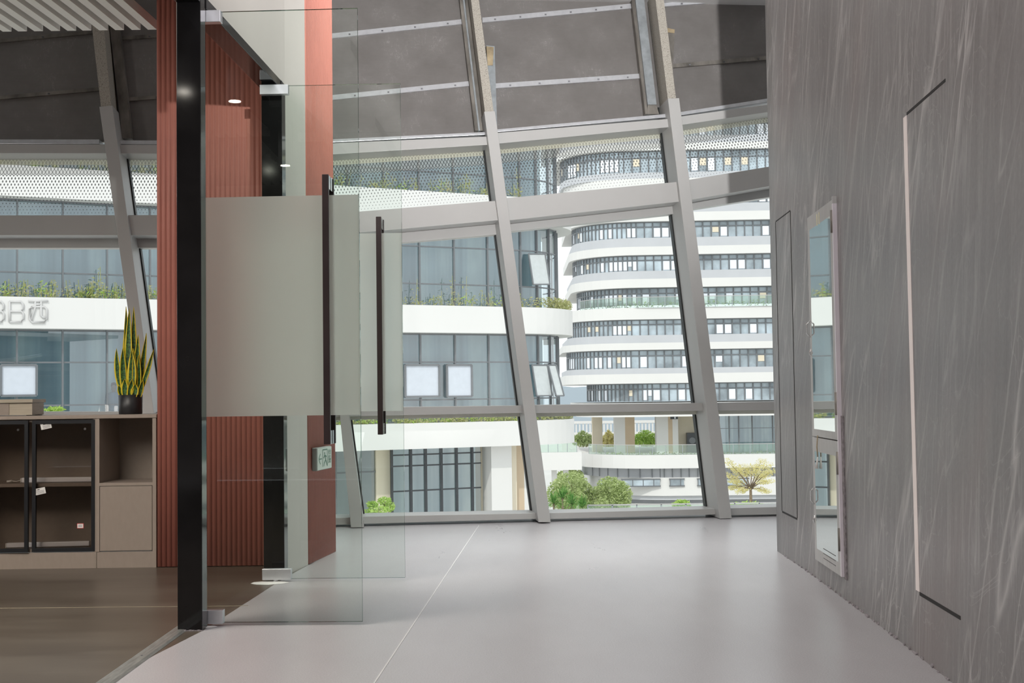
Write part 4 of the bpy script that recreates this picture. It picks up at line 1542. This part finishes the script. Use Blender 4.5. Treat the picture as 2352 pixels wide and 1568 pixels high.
nrect('pier', 864, 899, 1100, 'ext_cream', 1.2, .5, 'cream pier')
nrect('pier', 1105, 1131, 1100, 'ext_cream', 1.4, .5, 'cream pier side')
nrect('pier', 1129, 1176, 1100, 'ext_white', .6, .8, 'white square column')
nrect('pier', 1175, 1187, 1100, 'ext_cream', 1.0, .5, 'cream pier')
nrect('pier', 1187, 1204, 1100, 'ext_tan', 1.2, .5, 'tan pier')
nrect('pier', 1204, 1222, 1100, 'ext_white', 1.2, .5)
nrect('back_wall', -420, 864, 1100, 'dim_room', 3.4, .3, 'dim interior seen through the ground floor glass')
nrect('back_wall', 899, 1105, 1100, 'curtain', 4.0, .3, 'pale interior seen through the ground floor glass')
sx = [899, 943, 977, 1013, 1048, 1084, 1104]
for i in range(6):
    a, b = nb(sx[i], 1100, 1.0), nb(sx[i + 1], 1100, 1.0)
    q = MB()
    zz = [nb(1000, yy, 1.0).z for yy in (1042, 1067, 1124)]
    pane_win(q, a, b, zlo, zhi, zz, 'mullion_dark', .085, 'near_glass')
    q.build('window', NB, 'dark framed ground floor window', flip=False)
sx2 = [-300, -200, -100, 0, 100, 200, 300, 400, 500, 600, 700, 770, 818, 864]
for i in range(len(sx2) - 1):
    a, b = nb(sx2[i], 1100, 1.3), nb(sx2[i + 1], 1100, 1.3)
    q = MB(); pane_win(q, a, b, zlo, zhi, [nb(800, 1085, 1.3).z], 'mullion', .07, 'near_glass')
    q.build('window', NB, flip=False)
nrect('plinth', -420, 1230, 1100, 'ext_cream', .9, 1.2, 'cream plinth wall', GZ, zlo)

# raised letters on the white band
def letter_bar(q, pts, w_, dep, mat_):
    q.mat(mat_)
    for p, r_ in zip(pts, pts[1:]):
        q.bar(p, r_, w_, NN, dep)
        q.obox(r_, NU * w_ / 2, NN * dep / 2, (0, 0, w_ / 2))


def glyph(strokes, x0, y0, sx_, sy_, label):
    p = nb(x0, y0 + sy_)
    root = thing('sign_letter', label, 'sign letter', p, 'raised letters on the white band')
    for st in strokes:
        q = MB().mat('letter')
        pts = [nb(x0 + sx_ * u, y0 + sy_ * v, 0) - NN * .02 for (u, v) in st]
        q.tube(pts, .036, 10)
        q.build('stroke', root)


ch = .12
B_ST = [[(.1, .08), (.1, .95)], [(.1, .08), (.78, .08), (.92, .2), (.92, .40), (.80, .5)], [(.1, .5), (.80, .5), (.94, .60), (.94, .82), (.80, .95), (.1, .95)]]
XI_ST = [[(.02, .06), (.98, .06)], [(.36, .06), (.36, .32), (.16, .86)], [(.64, .06), (.64, .66), (.72, .74), (.88, .74)],
         [(.22, .30), (.80, .30), (.92, .40), (.92, .82), (.80, .95), (.20, .95), (.08, .82), (.08, .40), (.22, .30)],
         [(.36, .2), (.64, .2)]]
glyph(B_ST, -27, 688, 38, 54, 'raised B like letter cut off by the left edge of the photo')
glyph(B_ST, 18, 688, 38, 54, 'raised B like letter left of the last sign character')
glyph(XI_ST, 64, 688, 47, 55, 'raised last character of the sign on the white band')

# person standing behind the neighbour's glass
pp = nb(261, 925, .9)
PS = thing('person', 'person in blue grey shirt standing behind the neighbouring window', 'person', (pp.x, pp.y, .06))
hz = nb(261, 890, .9).z
q = MB().mat('shirt')
base = Vector((pp.x, pp.y, 0))
def ring_lathe(q, prof, c, seg=16):
    rings = []
    for rx, ry, z, dx in prof:
        rings.append([q.bm.verts.new(Vector((c.x + dx, c.y, z)) + NU * rx * math.cos(6.2832 * k / seg) + NN * ry * math.sin(6.2832 * k / seg)) for k in range(seg)])
    for i in range(len(prof) - 1):
        for k in range(seg):
            f = q.bm.faces.new((rings[i][k], rings[i][(k + 1) % seg], rings[i + 1][(k + 1) % seg], rings[i + 1][k])); f.material_index = q.mi; f.smooth = True
    f = q.bm.faces.new(rings[0][::-1]); f.material_index = q.mi
    f = q.bm.faces.new(rings[-1]); f.material_index = q.mi
z_ = hz - 1.62
q.mat('shirt')
ring_lathe(q, [(.17, .12, z_ + .85, 0), (.18, .12, z_ + 1.0, 0), (.20, .13, z_ + 1.2, 0), (.215, .12, z_ + 1.35, 0), (.17, .10, z_ + 1.44, 0), (.07, .07, z_ + 1.48, 0)], base)
for sgn_ in (-1, 1):
    q.tube([base + NU * .20 * sgn_ + Vector((0, 0, z_ + 1.40)), base + NU * .25 * sgn_ + Vector((0, 0, z_ + 1.12)), base + NU * .22 * sgn_ - NN * .1 + Vector((0, 0, z_ + .88))], [.055, .048, .036], 10)
q.mat('skin')
ring_lathe(q, [(.055, .055, z_ + 1.44, 0), (.055, .055, z_ + 1.52, 0), (.075, .085, z_ + 1.56, 0), (.082, .095, z_ + 1.64, 0), (.078, .092, z_ + 1.70, 0), (.05, .06, z_ + 1.75, 0)], base)
q.mat('ink')
for sgn_ in (-1, 1):
    q.tube([base + NU * .09 * sgn_ + Vector((0, 0, z_ + .86)), base + NU * .09 * sgn_ + Vector((0, 0, z_ + .45)), base + NU * .09 * sgn_ + Vector((0, 0, .06))], [.09, .065, .05], 10)
q.build('body', PS)
q = MB().mat('hair')
ring_lathe(q, [(.086, .099, z_ + 1.66, 0), (.09, .103, z_ + 1.72, 0), (.07, .085, z_ + 1.775, 0), (.03, .04, z_ + 1.79, 0)], base + NN * .012)
q.build('hair', PS)


# ---- greenery helpers
def leaf_cloud(q, c, rad, n, size, rng, mat_, flat=1.0):
    q.mat(mat_)
    c = Vector(c)
    for _ in range(n):
        while True:
            v = Vector((rng.uniform(-1, 1), rng.uniform(-1, 1), rng.uniform(-1, 1)))
            if .35 < v.length < 1:
                break
        p = c + Vector((v.x * rad[0], v.y * rad[1], v.z * rad[2]))
        a = Vector((rng.gauss(0, 1), rng.gauss(0, 1), rng.gauss(0, .7))).normalized()
        b = a.cross(Vector((rng.gauss(0, 1), rng.gauss(0, 1), rng.gauss(0, 1)))).normalized()
        s_ = size * rng.uniform(.6, 1.3)
        q.face([p - a * s_, p + b * s_ * .38, p + a * s_, p - b * s_ * .38])


def tree(name, label, cat, blobs, base, mat_, n, size, group=None, trunk=.12):
    rng = random.Random(hash(label) % 1000 if False else len(label) * 17 + 3)
    root = thing(name, label, cat, base, group)
    q = MB().mat('bark')
    top = Vector(blobs[0][0])
    q.tube([base, lerp(Vector(base), top, .5) + Vector((trunk, 0, 0)), top], [trunk, trunk * .75, trunk * .3], 8)
    for c, r_ in blobs[1:]:
        q.tube([lerp(Vector(base), top, .6) + Vector((trunk * .5, 0, 0)), Vector(c)], [trunk * .5, trunk * .15], 6)
    q.build('trunk', root)
    q = MB()
    for c, r_ in blobs:
        leaf_cloud(q, c, r_, n, size, rng, mat_)
    q.build('foliage', root, flip=False)
    return root


def pxb(px, py, Y, rpx, rpy):
    c = at_y(px, py, Y)
    k = Y / F
    return (c, (rpx * k, rpx * k * .9, rpy * k))


TD = 92
b0 = at_y(1312, 1130, TD); b0.z = GZ
tree('garden_tree', 'rounded light green tree beside the spiky plants below the window', 'tree',
     [pxb(1312, 1112, TD, 40, 30), pxb(1285, 1135, TD - 1, 30, 36), pxb(1340, 1138, TD + 1, 26, 34), pxb(1312, 1150, TD - 1, 40, 28)], b0, 'fol_green', 1500, .125)
b0 = at_y(1400, 1140, TD); b0.z = GZ
tree('garden_tree', 'rounded yellow green tree in front of the far white podium', 'tree',
     [pxb(1402, 1120, TD, 34, 26), pxb(1425, 1138, TD - 1, 28, 34), pxb(1375, 1145, TD + 1, 32, 30), pxb(1405, 1162, TD - 1, 42, 26)], b0, 'fol_green', 1500, .125)
b0 = at_y(875, 1160, 37.5); b0.z = GZ
tree('garden_tree', 'small bright green shrub seen low through the glass doors', 'shrub',
     [pxb(883, 1150, 37.5, 18, 10), pxb(855, 1158, 37.3, 14, 8), pxb(870, 1170, 37.2, 28, 10), pxb(893, 1163, 37.6, 16, 12), pxb(850, 1176, 37.4, 18, 8)], b0, 'fol_bright', 230, .05, None, .05)
b0 = at_y(115, 940, 37); b0.z = GZ
tree('garden_tree', 'bright green treetop just above the worktop at far left', 'tree',
     [pxb(128, 940, 36.5, 20, 7), pxb(105, 946, 36.5, 24, 7), pxb(80, 934, 36.8, 8, 5)], b0, 'fol_bright', 200, .055, None, .06)

# yellow feathery tree
b0 = at_y(1725, 1140, 100); b0.z = GZ
YTREE = thing('feathery_tree', 'feathery yellow leafed tree next to the stone wall edge', 'tree', b0)
rng = random.Random(5)
q = MB().mat('bark')
fork = at_y(1724, 1122, 100)
q.tube([b0, lerp(b0, fork, .6), fork], [.16, .13, .10], 8)
tips = []
for (tx, ty) in ((1672, 1060), (1690, 1078), (1668, 1090), (1705, 1072), (1728, 1072), (1748, 1060), (1762, 1068), (1772, 1082), (1752, 1090), (1685, 1105), (1678, 1120), (1765, 1105), (1700, 1128), (1760, 1128)):
    tp = at_y(tx, ty, 100 + rng.uniform(-1.5, 1.5))
    md = lerp(fork, tp, .5) + Vector((0, 0, .15))
    q.tube([fork, md, tp], [.06, .035, .012], 6)
    tips.append((md, tp))
q.build('trunk', YTREE)
q = MB()
for md, tp in tips:
    for k in range(9):
        c = lerp(md, tp, .15 + k / 8)
        leaf_cloud(q, c, (.50, .50, .20), 44, .07, rng, 'fol_yellow')
q.build('foliage', YTREE, flip=False)
for (px_, py_, rx, ry, lb) in ((1715, 1158, 55, 12, 'low bright green hedge under the feathery yellow tree'), (1565, 1155, 22, 14, 'low bright green hedge beside the leaning column foot')):
    c, r_ = pxb(px_, py_ + 6, 96, rx, ry)
    root = thing('hedge', lb, 'hedge', (c.x, c.y, GZ))
    q = MB().mat('bark'); q.tube([(c.x, c.y, GZ), (c.x, c.y, c.z)], .08, 6); q.build('stem', root)
    q = MB(); leaf_cloud(q, c, r_, 700, .14, random.Random(px_), 'fol_bright'); q.build('foliage', root, flip=False)


# spiky plants
def spiky(px_, py_, Y, label):
    b = at_y(px_, py_, Y)
    g0 = Vector((b.x, b.y, GZ))
    root = thing('spiky_plant', label, 'plant', g0)
    q = MB().mat('bark'); q.tube([g0, b], [.09, .06], 8); q.build('stem', root)
    q = MB().mat('fol_spike')
    rng = random.Random(int(px_))
    for k in range(90):
        az = rng.uniform(0, 6.283); el = rng.uniform(-.25, 1.35); ln = rng.uniform(.75, 1.25) * Y / 85
        d = Vector((math.cos(az) * math.cos(el), math.sin(az) * math.cos(el), math.sin(el)))
        sd_ = d.cross(Vector((0, 0, 1))).normalized() * .028
        m1 = b + d * ln * .55
        tp = b + d * ln + Vector((0, 0, -.32 * ln * math.cos(el)))
        q.face([b - sd_ * .6, b + sd_ * .6, m1 + sd_, m1 - sd_]); q.face([m1 - sd_, m1 + sd_, tp])
    q.build('leaves', root, flip=False)


spiky(1272, 1156, 84, 'spiky dark green plant touching the middle column')
spiky(1292, 1143, 86, 'tallest spiky dark green plant below the rounded tree')
spiky(1314, 1158, 83, 'spiky dark green plant in the middle of the three')
spiky(1338, 1164, 85, 'spiky dark green plant nearest the yellow green tree')


# plants growing along the white ledges
def ledge(label, x0, x1, n, zt_, h, back=.15, seed=1, endarc=False):
    rng = random.Random(seed)
    q = MB()
    s0_, s1_ = nbs(x0, 700)[0], nbs(x1, 700)[0]
    for k in range(n):
        s_ = rng.uniform(s0_, s1_)
        hh = h * rng.uniform(.25, 1) * (1.5 if rng.random() < .12 else .8)
        p = NA + NU * s_ + NN * (back + rng.uniform(-.1, .25)) + Vector((0, 0, zt_ + hh * .5))
        leaf_cloud(q, p, (.20, .12, hh * .55), 15, .055, rng, 'fol_ledge' if rng.random() < .75 else 'fol_bright')
        q.mat('fol_ledge'); q.bar((p.x, p.y, zt_), (p.x + rng.uniform(-.1, .1), p.y, zt_ + hh), .015)
    if endarc:
        c = NA + NU * S_ARC + NN * RAD
        for k in range(60):
            a = rng.uniform(.1, 1.7); rr_ = RAD - .2
            p = c + NU * rr_ * math.sin(a) - NN * rr_ * math.cos(a) + Vector((0, 0, zt_ + .2))
            leaf_cloud(q, p, (.2, .2, .25), 24, .06, rng, 'fol_ledge')
    tag(q.build('ledge_plants', flip=False), label, 'plants', kind='stuff')


ledge('wild plants growing along the ledge above the signed white band', -100, 1213, 190, 4.25, .75, seed=2, endarc=True)
ledge('wild plants growing along the topmost visible white ledge', -100, 1213, 130, 8.35, .8, seed=4)
ledge('low green plants along the lowest white ledge behind the low rail', 600, 1240, 150, .05, .35, seed=6, endarc=True)

# ---- far rounded tower
FY = 132.0
FT = thing('office_building', 'far white rounded tower with stacked window bands', 'building', (30, FY + 12, GZ))


def fz(py, px=1500):
    return at_y(px, py, FY).z


def fplan(xl_px, inset, rad=7.0, xr=75.0):
    xl = (xl_px - 1176) / F * FY
    c = Vector((xl + rad, FY + rad, 0))
    pts = []
    for i in range(0, 11):
        a = math.pi + (math.pi / 2) * i / 10
        pts.append(Vector((c.x + (rad - inset) * math.cos(a), c.y + (rad - inset) * math.sin(a), 0)))
    n_ = int((xr - c.x) / 1.75)
    for i in range(1, n_ + 1):
        x = c.x + i * 1.75
        pts.append(Vector((x, FY + inset - .035 * (x - c.x), 0)))
    return pts


def fextr(q, pts, z0_, z1_, mat_):
    q.mat(mat_)
    ring = pts + [Vector((pts[-1].x, FY + 22, 0)), Vector((pts[0].x, FY + 22, 0))]
    q.hexa([(p.x, p.y, z0_) for p in ring], [(p.x, p.y, z1_) for p in ring])


# (white top, white bottom / window top, window bottom, grey bottom, left px of windows, left px of lip)
FLO = [(250, 273, 312, 330, 1300, 1288), (330, 345, 395, 410, 1300, 1288), (410, 430, 468, 488, 1320, 1306), (488, 508, 545, 566, 1326, 1313), (566, 585, 621, 640, 1327, 1316), (640, 660, 700, 706, 1336, 1320),
       (706, 733, 769, 787, 1312, 1303), (787, 803, 845, 858, 1309, 1297), (858, 880, 921, 925, 1357, 1302)]
wins = []
rngw = random.Random(11)
for (yt, yb, wb, gb, xw, xl) in FLO:
    q = MB(); fextr(q, fplan(xl, 0.0), fz(yb), fz(yt), 'ext_white'); q.build('floor_band', FT)
    if gb - wb > 8:
        q = MB(); fextr(q, fplan(xw - 9, .35), fz(gb) - .01, fz(wb), 'ext_grey'); q.build('spandrel', FT, 'light grey spandrel')
    pl = fplan(xw - 13, .6)
    z0_, z1_ = fz(wb), fz(yb)
    for i in range(len(pl) - 1):
        wins.append((pl[i], pl[i + 1], z0_, z1_, yt))
wins.sort(key=lambda t: (abs(t[0].x - 14)))


def far_window(q, a, b, z0_, z1_):
    q.mat('far_glass'); q.face([(a.x, a.y, z0_), (b.x, b.y, z0_), (b.x, b.y, z1_), (a.x, a.y, z1_)])
    q.mat('mullion')
    nrm_ = Vector(((b - a).y, -(b - a).x, 0)).normalized()
    m_ = lerp(a, b, .5)
    for p in (a, m_):
        q.bar(Vector((p.x, p.y, z0_)) + nrm_ * .03, Vector((p.x, p.y, z1_)) + nrm_ * .03, .13, nrm_, .12)
    zt_ = lerp(z0_, z1_, .68)
    q.bar(Vector((a.x, a.y, zt_)) + nrm_ * .03, Vector((b.x, b.y, zt_)) + nrm_ * .03, .10, (0, 0, 1), .1)
    q.bar(Vector((a.x, a.y, z1_ - .05)) + nrm_ * .03, Vector((b.x, b.y, z1_ - .05)) + nrm_ * .03, .10, (0, 0, 1), .1)
    for hh in (0, 1):
        r_ = rngw.random()
        if r_ < .42:
            q.mat('blind' if r_ < .32 else 'ext_cream')
            p, r2 = (a, m_) if hh == 0 else (m_, b)
            e0, e1 = lerp(p, r2, .14) + nrm_ * .05, lerp(p, r2, .9) + nrm_ * .05
            lo_ = z0_ + (z1_ - z0_) * (.06 if r_ < .3 else .3)
            q.face([(e0.x, e0.y, lo_), (e1.x, e1.y, lo_), (e1.x, e1.y, zt_ - .1), (e0.x, e0.y, zt_ - .1)])


for t_ in wins[:98]:
    q = MB(); far_window(q, *t_[:4]); q.build('window', FT, flip=False)
q = MB()
for t_ in wins[98:]:
    far_window(q, *t_[:4])
o = q.build('window', FT, 'remaining windows of the far tower', flip=False)
o['kind'] = 'stuff'

# pilotis and podium under the tower
q = MB(); fextr(q, fplan(1330, 0), fz(957), fz(925), 'ext_white'); q.build('floor_band', FT)
for (xa, xb, mt) in ((1361, 1384, 'ext_cream'), (1412, 1436, 'ext_white'), (1436, 1458, 'ext_tan'), (1508, 1535, 'ext_white'), (1535, 1545, 'ext_tan'), (1545, 1558, 'ext_white')):
    yb_ = FY + (9 if xa < 1400 else 5 if xa < 1500 else 3.5)
    a, b = at_y(xa, 1000, yb_), at_y(xb, 1000, yb_)
    q = MB().mat(mt); q.box(a.x, b.x, yb_, yb_ + 1.5, fz(1048), fz(950)); q.build('column', FT, {'ext_tan': 'tan shaded stone column face'}.get(mt))
a, b = at_y(1558, 1000, FY + 5), at_y(1650, 1000, FY + 5)
q = MB().mat('ext_cream'); q.box(a.x, b.x, FY + 5, FY + 6, fz(1048), fz(956)); q.build('back_wall', FT, 'cream wall behind the columns')
for i, (xa, xb) in enumerate(((1652, 1675), (1675, 1697), (1697, 1728), (1728, 1775), (1775, 1822), (1822, 1870))):
    a, b = at_y(xa, 1000, FY + 2), at_y(xb, 1000, FY + 2)
    q = MB()
    pane_win(q, a, b, fz(1048), fz(956), [fz(987)], 'mullion', .14, 'near_glass')
    q.mat('curtain' if i else 'blind'); q.face([(a.x, a.y + 2.5, fz(1048)), (b.x, b.y + 2.5, fz(1048)), (b.x, b.y + 2.5, fz(956)), (a.x, a.y + 2.5, fz(956))])
    q.build('shopfront', FT, 'tall ground level glazing', flip=False)
PD = thing('podium', 'white curved podium with grey louvres below the far tower', 'building', (25, FY, GZ))
for (y0_, y1_, mt, ins, nm, xl) in ((1045, 1076, 'ext_white', 0, 'band', 1325), (1076, 1098, 'ext_louvre', .9, 'louvre', 1325), (1098, 1140, 'ext_white', .5, 'wall', 1352), (1140, 1150, 'ext_grey', .8, 'ledge', 1352), (1150, 1190, 'ext_grey', 1.6, 'base', 1352)):
    q = MB(); fextr(q, fplan(xl, ins, 9.0), fz(y1_), fz(y0_), mt); q.build(nm, PD)
q = MB().mat('mullion')
for i, p in enumerate(fplan(1325, .85, 9.0)):
    for k in range(2):
        pn = p + Vector((.85 * k, 0, 0))
        if pn.y < FY + 6:
            q.box(pn.x - .04, pn.x + .04, pn.y - .05, pn.y, fz(1098), fz(1076))
o = q.build('louvre_posts', PD); o['kind'] = 'stuff'
for xa, xb in ((1378, 1390), (1430, 1517), (1540, 1572), (1604, 1640), (1668, 1720)):
    a, b = at_y(xa, 1108, FY), at_y(xb, 1108, FY)
    yw = FY + .5 - .035 * ((a.x + b.x) / 2 - 15.7)
    q = MB().mat('far_glass'); q.box(a.x, b.x, yw - .10, yw + .4, fz(1116), fz(1102)); q.mat('mullion')
    q.box(a.x - .08, b.x + .08, yw - .13, yw + .4, fz(1102) - .02, fz(1102) + .10)
    q.box(a.x - .08, b.x + .08, yw - .13, yw + .4, fz(1116) - .10, fz(1116) + .02)
    for m_ in range(int((b.x - a.x) / 1.1) + 1):
        q.box(a.x + m_ * 1.1 - .04, a.x + m_ * 1.1 + .04, yw - .13, yw - .09, fz(1116), fz(1102))
    q.build('window', PD)
# pedestrian bridge and its railing joining from the left
q = MB().mat('ext_white')
a, b = at_y(1150, 1050, FY - 2), at_y(1328, 1050, FY - 2)
BR = thing('footbridge', 'white footbridge leading left from the podium', 'bridge', (a.x, FY, GZ))
q.box(a.x, b.x + .5, FY + .5, FY + 4, fz(1077), fz(1036)); q.build('deck', BR)
for xp in (1273, 1300):
    c = at_y(xp, 1090, FY + 2)
    q = MB().mat('ext_white'); q.box(c.x - .28, c.x + .28, FY + 1.8, FY + 2.4, GZ, fz(1077)); q.build('support', BR)


def glass_rail(label, pts, z0_, z1_):
    root = thing('glass_railing', label, 'railing', pts[0] + Vector((0, 0, z0_)))
    q = MB().mat('green_glass')
    for a, b in zip(pts, pts[1:]):
        q.face([(a.x, a.y, z0_), (b.x, b.y, z0_), (b.x, b.y, z1_), (a.x, a.y, z1_)])
    q.build('glass', root, flip=False)
    q = MB().mat('galv')
    for p in pts:
        q.bar((p.x, p.y, z0_), (p.x, p.y, z1_), .06)
    q.build('posts', root)
    q = MB().mat('alu')
    for a, b in zip(pts, pts[1:]):
        q.bar((a.x, a.y, z1_), (b.x, b.y, z1_), .06)
    q.build('handrail', root)


glass_rail('curved green glass railing along the podium terrace', [p for p in fplan(1328, .3, 9.0)][3:34], fz(1046), fz(1022))
glass_rail('green glass railing on the white footbridge', [Vector((lerp(a.x, b.x, k / 8), FY + .6, 0)) for k in range(9)], fz(1036), fz(1014))
glass_rail('green glass balcony railing on the planted tower floor', [p for p in fplan(1336, -.2)][2:34], fz(706), fz(682))
y60 = 58.0
pa, pb_ = at_y(1350, 1160, y60), at_y(1800, 1155, y60)
glass_rail('low glass railing just above the window sill outside', [Vector((lerp(pa.x, pb_.x, k / 8), y60, 0)) for k in range(9)], pa.z - 1.0, pa.z)
# ledge planting on the tower and terrace
rng = random.Random(21)
q = MB()
for p in fplan(1336, .25)[2:34]:
    for k in range(3):
        leaf_cloud(q, p + Vector((.55 * k, 0, fz(704) + .25)), (.4, .15, .35), 14, .13, rng, 'fol_bright')
tag(q.build('ledge_plants', flip=False), 'green planting along the balcony of the far tower', 'plants', kind='stuff')
q = MB()
for p in fplan(1330, .7, 9.0)[4:34]:
    for k in range(3):
        leaf_cloud(q, p + Vector((.55 * k, .2, fz(1044))), (.4, .25, .22), 14, .13, rng, 'fol_green')
tag(q.build('ledge_plants', flip=False), 'low hedge behind the curved podium railing', 'plants', kind='stuff')
# trees beyond the columns
for (px_, py_, rx, ry, lb, mt) in ((1338, 1004, 26, 20, 'round green tree left of the tower columns', 'fol_green'), (1398, 1005, 16, 26, 'yellow green tree seen between the two left tower columns', 'fol_yellow'),
                                  (1482, 1002, 30, 22, 'pale green tree seen between the tower columns by the tan face', 'fol_bright'), (1310, 1087, 30, 20, 'green tree under the white footbridge', 'fol_green')):
    YY = 160 if px_ != 1310 else 140
    bl = [pxb(px_, py_, YY, rx * .6, ry * .75), pxb(px_ - rx * .55, py_ + ry * .3, YY + 1, rx * .5, ry * .6), pxb(px_ + rx * .55, py_ + ry * .25, YY - 1, rx * .5, ry * .65), pxb(px_ + rx * .1, py_ + ry * .6, YY, rx * .9, ry * .5)]
    g0 = Vector((bl[0][0].x, bl[0][0].y, GZ))
    tree('background_tree', lb, 'tree', bl, g0, mt, 420, .2, 'trees beyond the podium', .15)
a, b = at_y(1290, 975, 200), at_y(1560, 975, 200)
PW = thing('boundary_wall', 'white slotted parapet wall far behind the tower columns', 'wall', (a.x, 200, GZ))
q = MB().mat('ext_white'); q.box(a.x, b.x, 200, 200.5, GZ, at_y(1400, 992, 200).z); q.box(a.x, b.x, 200, 200.5, at_y(1400, 972, 200).z, at_y(1400, 966, 200).z)
x = a.x
while x < b.x:
    q.box(x, x + .22, 200.1, 200.4, at_y(1400, 992, 200).z, at_y(1400, 972, 200).z); x += .55
q.build('wall', PW)
c = at_y(1589, 1010, FY + 4)
UN = thing('outdoor_unit', 'dark square outdoor unit against the cream wall under the tower', 'air conditioner', (c.x, c.y, fz(1046)))
q = MB().mat('mullion_dark'); q.box(c.x - .5, c.x + .6, FY + 4, FY + 4.9, fz(1046), fz(998)); q.build('casing', UN, bevel=.03)
q = MB().mat('mullion'); q.lathe([(.34, 0), (.34, .03)], (0, 0, 0), 20); uo = q.build('grille', UN)
uo.matrix_basis = wmat(UN).inverted() @ Matrix.Translation((c.x + .05, FY + 3.99, fz(1016))) @ Matrix.Rotation(math.radians(90), 4, 'X')
c = at_y(1549, 958, FY + 2)
SG = thing('hanging_sign', 'small dark sign hanging from the tower soffit', 'sign', (c.x, c.y, fz(957)))
q = MB().mat('mullion_dark'); q.box(c.x - .42, c.x + .38, FY + 2, FY + 2.15, fz(964), fz(957)); q.build('board', SG)
q = MB().mat('blind'); q.box(c.x + .0, c.x + .12, FY + 1.97, FY + 2.0, fz(963), fz(958.5)); q.build('mark', SG)
# hills beyond
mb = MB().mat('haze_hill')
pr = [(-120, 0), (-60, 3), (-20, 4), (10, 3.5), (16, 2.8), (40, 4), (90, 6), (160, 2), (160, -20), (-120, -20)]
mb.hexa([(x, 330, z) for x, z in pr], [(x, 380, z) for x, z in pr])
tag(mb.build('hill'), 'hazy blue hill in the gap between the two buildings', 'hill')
